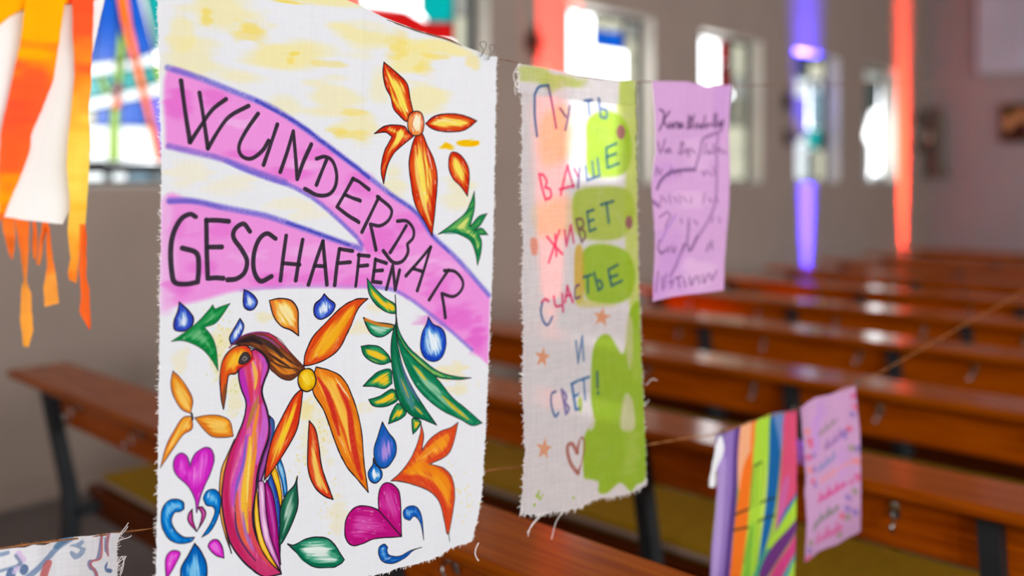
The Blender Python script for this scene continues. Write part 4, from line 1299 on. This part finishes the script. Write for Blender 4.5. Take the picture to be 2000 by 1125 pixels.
# ------------------------------------------------------------------ lilac handwritten banner
L3 = T2('1273,158 1275,230 1278,300 1271,370 1274,480 1277,589')
R3 = T2('1427,166 1425,230 1424,300 1419,370 1417,480 1411,566')
Tp3 = T2('1273,158 1340,160 1380,168 1427,166')
B3 = T2('1277,589 1330,578 1380,571 1411,566')
c = Cloth(UP, L3 + R3 + Tp3 + B3, 1400, (212, 164, 210), seed=60, weave=.03)
c.wash([(1300, 330, 40, 30, .6), (1410, 200, 20, 80, .6), (1320, 520, 40, 60, .7), (1290, 560, 30, 40, .7), (1300, 470, 40, 40, .4)], (200, 146, 212), .7)
c.wash([(1360, 300, 40, 40, .6), (1345, 390, 40, 24, .7), (1360, 530, 40, 30, .7)], (230, 190, 222), .7)
W3 = (110, 72, 118)


def scrawl(c, x0, x1, y0, y1, hgt, col, w, seed, word=7, alpha=.8, asc='', slant=.25):
    """a line of joined handwriting between (x0, y0) and (x1, y1)"""
    r = random.Random(seed)
    n = max(3, int(abs(x1 - x0) / (hgt * .42)))
    pts = []
    for i in range(n + 1):
        t = i / n
        x, y = x0 + (x1 - x0) * t, y0 + (y1 - y0) * t
        up_ = hgt * (1.9 if str(i) in asc.split(',') else r.uniform(.55, 1.0))
        if i and i % word == 0:
            c.stroke(pts, w, col, alpha, soft=1.5); pts = []
            continue
        pts += [(x - hgt * .1, y, False), (x + hgt * slant * (up_ / hgt), y - up_, False), (x + hgt * .22, y - hgt * .1, False)]
    if len(pts) > 1:
        c.stroke(pts, w, col, alpha, soft=1.5)


def word(c, s_, col, w, alpha=.85):
    alpha = min(1, alpha * 1.2); w = w * 1.15
    for q in s_.split('|'):
        c.stroke(q, w, col, alpha, soft=1.4, rough=.15)


# line 1: K u r o n   B l i n d e - l y
word(c, '1284,214 1290,218|1292,220 1290,238 1284,254|1302,218 1292,236 1300,250|1302,240 1304,250 1309,241 1311,250|1313,250 1315,240 1319,241|1320,246 1323,240 1325,247 1321,250 1320,246|1327,250 1329,241 1331,249|1345,226 1342,250|1344,228 1352,232 1346,240 1353,246 1343,251|1356,224 1353,250|1360,241 1360,250|1364,250 1366,241 1370,249|1376,242 1372,247 1377,249 1380,226|1382,246 1387,241 1383,250|1390,244 1394,243|1398,222 1397,248|1402,222 1402,248 1408,238|1408,236 1410,246 1415,234 1410,256', (84, 54, 92), 3.4)
word(c, '1282,278 1288,298 1296,272|1296,292 1300,298 1302,290|1304,298 1306,290 1310,298|1330,276 1326,300|1330,280 1338,280 1332,288 1338,296 1328,300|1342,290 1346,300 1348,290|1352,290 1350,306|1356,292 1362,298|1384,280 1380,300|1390,292 1386,299 1394,298|1398,282 1397,300|1402,296 1408,290 1410,300|1414,294 1418,300', W3, 3.0, .7)
word(c, '1282,326 1280,342|1284,330 1288,340 1292,330|1312,326 1308,344|1316,334 1320,342|1326,334 1332,342|1374,334 1378,342 1382,332|1386,334 1390,344|1394,326 1396,342', W3, 2.8, .6)
word(c, '1290,382 1288,396|1294,386 1300,394|1306,380 1308,396|1316,384 1322,394|1328,380 1330,396|1336,384 1342,394|1352,386 1350,396|1376,378 1372,396|1382,388 1388,394|1394,384 1398,394', W3, 2.8, .55)
word(c, '1284,424 1300,414 1306,418|1308,420 1300,434 1296,444|1330,426 1332,436|1346,426 1346,440|1356,430 1362,438|1390,424 1386,434|1400,424 1402,436', W3, 2.8, .6)
word(c, '1284,468 1282,484 1290,494 1300,488|1304,482 1306,492|1312,480 1316,492|1322,482 1320,492|1338,476 1336,490|1346,476 1350,490 1362,460|1384,476 1380,490|1388,470 1390,486', (96, 64, 104), 3.2, .75)
word(c, '1286,530 1284,570|1296,540 1298,566|1304,536 1302,562|1312,552 1320,548 1316,562|1324,544 1336,540|1330,542 1332,562|1340,544 1342,560|1350,540 1352,556 1360,540|1364,538 1366,554|1372,536 1374,552 1382,534|1386,534 1388,546 1398,528', W3, 3.2, .7)
DK = (112, 76, 128)
c.stroke('1282,368 1292,350 1312,336 1340,332 1362,331', 6, (92, 62, 108), .8, soft=4, rough=.2)
c.stroke('1362,331 1372,298 1378,272 1392,264 1404,258', 5, DK, .7, soft=4)
c.stroke('1406,258 1402,300 1398,350 1392,400 1378,436 1362,466 1354,486', 5, DK, .6, soft=5)
c.stroke('1271,392 1284,402', 7, DK, .7, soft=4)
c.stroke('1346,436 1344,470 1334,492 1324,520 1314,540', 5, DK, .7, soft=4)
c.stroke('1318,420 1300,446 1288,470', 5, (150, 104, 190), .6, soft=4)
lil = fabric('lilac_cloth', c.image('painting_lilac'), transl=0.35)
b3 = thing('lilac_banner', 'long lilac cloth with dark handwriting, right of the sheer green and white banner', 'banner', UP.P(1350, 370), 'painted cloths on the upper string')
b3['label'] = 'long lilac cloth with rows of dark handwriting on the upper string'
o, ed = sheet('cloth', UP, L3, R3, Tp3, B3, 50, 90, lambda u, v: 0.004 * math.sin(6 * u + 3 * v) + 0.003 * math.sin(11 * v + 2 * u) + .003 * math.exp(-((u - .2 - .2 * (1 - v)) / .05) ** 2) * (1 - v), lil, c, jag=.5)
child_of(o, b3)

# ------------------------------------------------------------------ orange sun banner at the edge
L4c, R4c = T2('-70,-60 -64,200 -60,418'), T2('212,-60 203,0 178,110 171,250 150,380 121,438')
T4c, B4c = T2('-70,-60 212,-60'), T2('-60,418 3,425 60,431 121,438')
sun = thing('sun_banner', 'cream cloth banner with torn orange and yellow ribbons like sun rays', 'banner', UP.P(90, 200), 'painted cloths on the upper string')
cream = fabric('cream_cloth', col=(0.88, 0.86, 0.81, 1), transl=0.25)
o, ed = sheet('cloth', UP, L4c, R4c, T4c, B4c, 40, 60, lambda u, v: 0.003 * math.sin(8 * u), cream, None, jag=.3)
child_of(o, sun)
c = Cloth(UP, T2('-80,-70 220,-70 220,690 -80,690'), 800, (250, 140, 44), seed=80, weave=.03)
hgt_ = c.h
def gy(px, py): return c.T([(px, py)])[0]
def grad_poly(pts, stops):
    pts = pp(pts)
    q = c.T([(p[0], p[1]) for p in pts])
    bb, X, Y, d = c.sdf(q, 6)
    ys_ = [gy(pts[0][0], s_[0])[1] for s_ in stops]
    n_ = (vnoise(X / 22, Y / 9, 33) - .5) * 40
    col = np.stack([np.interp(Y + n_, ys_, [s_[1][k] for s_ in stops]) for k in range(3)], -1) / 255
    c.put(bb, np.clip(.5 - d / 2, 0, 1), col)
grad_poly('-80,-70 230,-70 230,20 -80,90', [(-70, (252, 140, 10)), (90, (253, 150, 10))])
grad_poly('130,-8 190,-8 190,440 120,440', [(0, (250, 86, 44)), (80, (250, 92, 44)), (150, (250, 140, 40)), (240, (252, 200, 70)), (330, (254, 216, 90)), (440, (250, 190, 60))])
grad_poly('-60,-8 128,-8 118,100 66,330 20,440 -60,440', [(0, (253, 176, 10)), (80, (254, 170, 14)), (150, (252, 100, 44)), (230, (250, 84, 48)), (330, (251, 104, 40)), (400, (253, 160, 20))])
grad_poly('120,420 165,420 160,560 120,560', [(420, (253, 196, 70)), (480, (252, 160, 50)), (560, (248, 130, 40))])
grad_poly('150,437 180,437 180,660 150,660', [(437, (248, 110, 40)), (660, (246, 104, 44))])
grad_poly('-10,415 118,415 118,690 -10,690', [(420, (244, 104, 34)), (500, (246, 130, 50)), (560, (250, 160, 66)), (680, (252, 166, 60))])
rib = fabric('sun_ribbon', c.image('painting_ribbons'), transl=0.3)
RIB = [('-70,-65 -66,80', '212,-65 204,-5', '-70,-65 212,-65', '-66,80 -2,58 20,30 60,9 150,9 204,-5', .004),
       ('45,-4 36,82 18,171 -2,256 -8,340 -6,434', '124,-4 114,68 103,149 102,158 80,213 57,263 55,295 32,356 18,388 4,426', '45,-4 124,-4', '-6,434 4,426', .009),
       ('135,-4 137,71 142,142 135,213 128,267 124,320 131,400 126,451 133,504 128,533 130,544', '178,-4 176,107 174,178 169,213 171,284 164,400 162,444 153,487 149,515 146,552', '135,-4 178,-4', '130,544 146,552', .010),
       ('160,437 157,480 151,522 155,579 153,608 172,643', '163,430 168,462 165,540 171,565 176,632 174,644', '160,437 163,430', '172,643 174,644', .005),
       ('4,423 4,451 20,504', '27,426 27,487 22,506', '4,423 27,426', '20,504 22,506', .004),
       ('27,426 36,483 44,545 41,561 38,622 43,675', '55,433 53,487 48,547 59,572 62,643 52,675', '27,426 55,433', '43,675 52,675', .006),
       ('62,432 62,501 66,508', '69,433 74,480 69,508', '62,432 69,433', '66,508 69,508', .003),
       ('80,433 76,469 69,515', '94,435 85,472 76,519', '80,433 94,435', '69,515 76,519', .004),
       ('87,440 89,519 81,558 85,599', '94,444 103,515 114,592', '87,440 94,444', '85,599 114,592', .006)]
for k, (l_, r_, t_, b_, of) in enumerate(RIB):
    o, ed = sheet('ribbon', UP, T2(l_), T2(r_), T2(t_), T2(b_), 6, 40, lambda u, v, k=k: 0.002 * math.sin(9 * v + k) + 0.0015 * math.sin(4 * u + k), rib, c, jag=.6, off=of, seed=k)
    child_of(o, sun)

# ------------------------------------------------------------------ lower string: small banner, rainbow banner, pink banner
L5, R5 = T2('-40,1073 -38,1330'), T2('235,1039 228,1056 229,1130 226,1330')
T5, B5 = T2('-40,1073 0,1071 48,1068 64,1061 88,1064 128,1054 160,1048 192,1046 235,1039'), T2('-38,1330 226,1330')
c = Cloth(LO, L5 + R5 + T5 + B5, 1500, (236, 236, 238), seed=100, weave=.04)
SB, SB2, SR = (126, 148, 182), (92, 116, 158), (204, 104, 104)
c.stroke('138,1054 112,1074 84,1100 54,1126 10,1170', 12, SB, .9, soft=3, rough=.2)
c.stroke('128,1056 112,1070', 12, (92, 130, 160), .8, soft=3)
c.fill('136,1068 150,1062 160,1056 164,1060 158,1068 167,1072 160,1086 146,1094 137,1084 140,1078 150,1082 156,1074 146,1070', (140, 160, 190), .9, soft=2, mottle=.2)
c.fill('196,1048 202,1046 198,1070 196,1090 192,1094 180,1098 180,1106 188,1114 192,1130 190,1180 182,1180 184,1124 174,1112 170,1102 174,1094 188,1090', (132, 130, 168), .85, soft=2)
c.stroke('198,1050 199,1070 196,1092 180,1097 176,1104 184,1114 190,1130 190,1170', 3.5, SR, .85, soft=2)
c.stroke('212,1044 208,1062 208,1074 211,1086', 7, (176, 108, 124), .85, soft=2, taper=(.8, 1, 1, .4))
c.stroke('205,1052 205,1070 206,1078', 3, SB, .8, soft=2)
c.fill('88,1098 98,1096 102,1102 96,1118 86,1150 72,1160 78,1120', SR, .85, soft=2)
c.fill('210,1098 205,1104 204,1112 208,1118 216,1118 218,1112 212,1110 208,1110', SB2, .9, soft=2)
c.stroke('0,1112 20,1108 34,1104', 6, SB, .8, soft=2); c.stroke('32,1084 40,1096 34,1106', 8, (118, 134, 166), .85, soft=3)
c.fill('40,1106 46,1100 54,1104 54,1114 46,1122 38,1116', SB2, .9, soft=2); c.fill('14,1112 24,1108 30,1118 26,1132 10,1134', SB2, .9, soft=2)
c.stroke('36,1078 46,1092', 9, (226, 196, 232), .8, soft=3); c.stroke('34,1108 28,1116', 9, (212, 196, 228), .8, soft=3); c.stroke('-10,1082 14,1078', 8, SB, .8, soft=3)
sm = thing('floral_banner', 'small white cotton cloth with blurred blue and red flower drawing on the lower string', 'banner', LO.P(100, 1150), 'painted cloths on the lower string')
o, ed = sheet('cloth', LO, L5, R5, T5, B5, 60, 40, lambda u, v: 0.005 * math.sin(7 * u + v) + .003 * math.sin(19 * u), fabric('floral_cotton', c.image('painting_floral'), transl=.3), c, jag=.8)
child_of(o, sm)
child_of(frayed(None, LO, ed, ('right',), 90, 0.004, 12, rad=.0004), sm)
thr(sm, LO, ['234,1040 242,1030 250,1019', '234,1042 242,1036 249,1026', '228,1058 236,1052 250,1048 256,1044', '228,1098 236,1086 244,1086 240,1096 234,1116', '226,1104 234,1094 246,1084', '232,1126 238,1112 241,1094 236,1084'], 0.0006)

LO2 = Hang(965, 1.52, 4032)
L6 = T2('1398,848 1393,900 1398,955 1386,1060 1380,1180'); R6 = T2('1556,800 1554,880 1552,960 1548,1060 1544,1180')
T6, B6 = T2('1398,848 1440,834 1480,818 1520,808 1556,800'), T2('1380,1180 1544,1180')
c = Cloth(LO, L6 + R6 + T6 + B6, 1300, (160, 190, 70), seed=120, weave=.03)
STR = [((142, 110, 186), '1396,845 1446,830 1440,900 1436,980 1432,1060 1426,1190 1370,1190 1386,1060 1398,955', 3), ((88, 58, 124), '1432,836 1444,832 1440,900 1438,1000 1430,1080 1424,1190 1408,1190 1416,1060 1424,960', 9), ((176, 150, 206), '1400,900 1412,900 1406,1010 1396,1125 1384,1125 1392,1010', 9),
       ((240, 168, 128), '1444,832 1472,824 1468,880 1460,940 1440,950', 4), ((240, 112, 34), '1452,910 1470,880 1466,960 1464,1020 1456,1080 1444,1190 1424,1190 1432,1080 1438,1000', 4), ((240, 124, 52), '1466,826 1476,822 1474,860 1464,900', 4),
       ((168, 210, 62), '1476,822 1512,810 1508,900 1500,1000 1490,1080 1476,1190 1444,1190 1458,1080 1466,960 1472,860', 4), ((120, 180, 60), '1466,1040 1476,1030 1470,1100 1460,1190 1448,1190', 10), ((196, 222, 90), '1494,960 1500,900 1504,960 1496,1060 1484,1120', 8),
       ((24, 92, 160), '1512,812 1534,804 1530,860 1526,920 1516,1000 1500,1070 1480,1125 1470,1190 1490,1060 1502,980 1508,900', 4), ((106, 136, 186), '1518,808 1538,802 1534,850 1528,880 1524,850', 5),
       ((214, 74, 116), '1536,804 1560,796 1558,880 1552,960 1536,990 1518,1040 1524,960 1530,880', 4), ((200, 100, 160), '1528,950 1540,930 1530,1000 1518,1036', 7), ((30, 110, 180), '1556,950 1550,970 1530,1010 1510,1060 1500,1090 1520,1030 1534,990 1552,960', 4),
       ((168, 210, 60), '1556,966 1556,1010 1536,1030 1512,1070 1490,1110 1484,1120 1506,1064 1530,1012', 4), ((60, 150, 120), '1506,1070 1500,1100 1480,1130 1464,1150 1480,1110', 6), ((104, 48, 122), '1556,1006 1552,1030 1530,1070 1506,1120 1480,1170 1486,1120 1510,1070 1536,1030', 4),
       ((206, 62, 130), '1554,1034 1550,1070 1530,1110 1500,1190 1484,1190 1508,1120 1532,1070', 4), ((64, 150, 170), '1550,1074 1548,1090 1530,1130 1514,1190 1500,1190 1530,1110', 4), ((170, 210, 70), '1548,1092 1546,1190 1512,1190 1530,1130', 4)]
for col_, s_, sf in STR:
    c.fill(s_, col_, .96, soft=sf, mottle=.06)
BLK = (44, 50, 40)
for s_ in ('1472,910 1490,903', '1471,914 1468,990', '1434,1006 1450,1000 1464,994', '1432,1036 1446,1034 1464,1030', '1489,984 1500,980 1518,974', '1484,1020 1500,1014 1516,1008', '1480,910 1478,990', '1498,905 1494,980', '1468,1036 1456,1100', '1486,1022 1478,1110'):
    c.stroke(s_, 4.6 if s_[:4] in ('1472', '1434', '1432', '1489', '1484') else 2.8, BLK if s_[:4] in ('1472', '1434', '1432', '1489', '1484', '1471') else (96, 124, 44), .8, soft=1.5)
rb = thing('rainbow_banner', 'rainbow striped cloth with a black outlined cross, on the lower string', 'banner', LO.P(1470, 1000), 'painted cloths on the lower string')
o, ed = sheet('cloth', LO, L6, R6, T6, B6, 50, 60, lambda u, v: 0.006 * math.sin(6 * u + 2 * v) + .003 * math.sin(15 * u), fabric('rainbow_cloth', c.image('painting_rainbow'), transl=.3), c, jag=.4)
child_of(o, rb)
o, ed = sheet('turned_corner', LO, T2('1400,852 1392,872 1388,900 1384,950'), T2('1410,846 1410,880 1408,910 1394,952'), T2('1400,852 1410,846'), T2('1384,950 1394,952'), 8, 16, lambda u, v: 0.004 + 0.003 * math.sin(5 * v), fabric('white_cotton', col=(0.86, 0.85, 0.86, 1), transl=.3), None, jag=.4)
child_of(o, rb)

L7 = T2('1563,797 1566,850 1570,930 1568,960 1573,1020 1571,1098'); R7 = T2('1672,752 1676,800 1679,850 1677,930 1675,1036')
T7, B7 = T2('1563,797 1574,784 1590,776 1630,767 1672,752'), T2('1571,1098 1600,1082 1640,1060 1675,1036')
c = Cloth(LO, L7 + R7 + T7 + B7, 1300, (196, 150, 188), seed=140, weave=.03)
c.wash([(1590, 850, 14, 60, .9), (1650, 900, 16, 50, .5), (1600, 800, 14, 20, .8)], (186, 136, 204), .7)
for k, (x0, y0, x1, y1, h_, col_, w_) in enumerate(((1598, 852, 1636, 822, 9, (124, 120, 110), 2.6), (1612, 878, 1664, 842, 11, (122, 84, 150), 3.2), (1600, 922, 1630, 896, 10, (104, 120, 176), 3.2), (1604, 944, 1672, 900, 8, (226, 138, 132), 2.6),
                                                    (1602, 982, 1662, 944, 11, (206, 52, 116), 4.0), (1588, 1036, 1642, 992, 11, (98, 112, 88), 3.4), (1598, 1064, 1642, 1036, 13, (208, 74, 130), 3.4))):
    scrawl(c, x0, x1, y0, y1, h_, col_, w_, 200 + k, word=11, alpha=.68, asc='0,3,6')
rr = random.Random(9)
DC = ((222, 70, 92), (110, 96, 168), (236, 120, 110), (120, 130, 84), (206, 60, 110))
for (x, y, k) in ((1574, 842, 2), (1577, 860, 0), (1579, 868, 0), (1575, 892, 4), (1586, 888, 1), (1578, 916, 2), (1587, 916, 1), (1584, 938, 0), (1592, 946, 1), (1670, 774, 4), (1672, 796, 0), (1668, 810, 1), (1662, 838, 0), (1656, 854, 1), (1666, 876, 3), (1675, 876, 1), (1672, 900, 2), (1672, 932, 4), (1668, 960, 3), (1658, 972, 1), (1655, 994, 1), (1645, 1008, 0), (1656, 1010, 3), (1668, 1000, 1), (1640, 1044, 3), (1580, 1076, 1), (1582, 1090, 0), (1574, 1092, 4), (1584, 1060, 3)):
    c.fill([(x + 6 * math.cos(a) * rr.uniform(.6, 1.2), y + 7 * math.sin(a) * rr.uniform(.6, 1.2), False) for a in np.linspace(0, 6.28, 7)[:-1]], DC[k], .6, soft=5)
pk = thing('pink_banner', 'small pink cloth with coloured handwriting and dotted border on the lower string', 'banner', LO.P(1620, 920), 'painted cloths on the lower string')
o, ed = sheet('cloth', LO, L7, R7, T7, B7, 40, 60, lambda u, v: 0.005 * math.sin(5 * u + 3 * v) + .002 * math.sin(14 * u), fabric('pink_cloth', c.image('painting_pink'), transl=.3), c, jag=.4)
child_of(o, pk)

# ------------------------------------------------------------------ strings and clips
jute = simple('jute_twine', srgb(150, 98, 56), 0.9, noise=0.2, nscale=90)
jute2 = simple('thin_brown_twine', srgb(122, 90, 74), 0.9, noise=0.2, nscale=90)


def twine(name, plane, s_, r, mat, label, off, hairs):
    pts = spline(pp(s_), False, 14)
    W = [plane.P(x, y, off) for x, y in pts]
    root = thing(name, label, 'string', W[0])
    # two twisted strands
    dense = []
    for i in range(len(W) - 1):
        for k in range(6):
            dense.append(W[i].lerp(W[i + 1], k / 6))
    dense.append(W[-1])
    L = 0
    for ph in (0, math.pi):
        bm = bmesh.new(); L = 0; q = []
        for i, p in enumerate(dense):
            if i: L += (p - dense[i - 1]).length
            a = L / (r * 9) + ph
            q.append(p + (plane.N * math.cos(a) + Vector((0, 0, 1)) * math.sin(a)) * r * .45)
        tube(bm, q, r * .62, 5)
        child_of(bm_obj('strand', bm, mat, smooth=True), root)
    bm = bmesh.new(); rr_ = random.Random(5)
    for _ in range(hairs):
        p = rr_.choice(dense)
        d = Vector((rr_.uniform(-1, 1), rr_.uniform(-1, 1), rr_.uniform(-1, 1))).normalized() * r * rr_.uniform(2, 5)
        tube(bm, [p, p + d * .6 + plane.D * r, p + d], 0.00015, 3)
    h = bm_obj('fibres', bm, mat)
    h['kind'] = 'stuff'
    child_of(h, root)


twine('twine', UP, '-120,-180 302,-117 450,-74 600,-26 690,8 750,35 817,59 883,79 920,99 956,112 990,117 1060,133 1130,147 1200,156 1240,159 1290,160 1340,161 1425,167 1560,165 1750,163 2000,163 2300,150', 0.0011, jute2, 'thin brown twine the large banner and lilac cloth hang on', -0.003, 300)
twine('twine', LO, '-120,1088 0,1073 60,1064 128,1056 192,1048 235,1041 300,1033 500,1000 750,952 960,919 1020,912 1150,892 1270,869 1340,857 1398,848 1480,820 1556,801 1600,780 1675,752 1760,706 1850,655 1930,610 1990,575 2200,440', 0.0012, jute, 'thick pale jute twine the rainbow and pink cloths hang on', -0.003, 500)

wire = simple('thin_steel_wire', srgb(96, 92, 88), 0.35, 0.8)


def clip(plane, lists, label, off=0.006, r=0.00055, mat=None):
    first = pp(lists[0])[0]
    t = thing('wire_clip', label, 'clip', plane.P(first[0], first[1], off), 'wire clips holding the cloths')
    for s_ in lists:
        bm = bmesh.new()
        q = spline(pp(s_), False, 6)
        tube(bm, [plane.P(x, y, off) for x, y in q], r, 6)
        child_of(bm_obj('wire_loop', bm, mat or wire, smooth=True), t)


clip(UP, ['934,112 939,98 933,88 935,83 941,82 945,87 943,95 937,110', '947,117 953,102 951,93 954,88 960,89 962,94 957,104 949,118'], 'pair of thin wire loops clipping the corner of the large painted banner')
def ring(x, y, r_): return ' '.join('%.1f,%.1f' % (x + r_ * math.cos(a), y - r_ * math.sin(a)) for a in np.linspace(-1.2, 4.2, 9))
clip(LO, [ring(1671, 746, 6), '1668,757 1673,744 1678,752'], 'small wire clip at the upper corner of the pink cloth', r=.0008)
clip(LO, ['1540,806 1543,792 1546,796 1544,808', '1552,804 1550,790 1554,794 1554,806'], 'small wire clip between the rainbow and pink cloths', r=.0008)
clip(LO, ['1410,850 1408,836 1412,834 1414,848', '1402,852 1404,838 1408,842'], 'small wire clip at the white turned corner of the rainbow cloth', r=.0008)
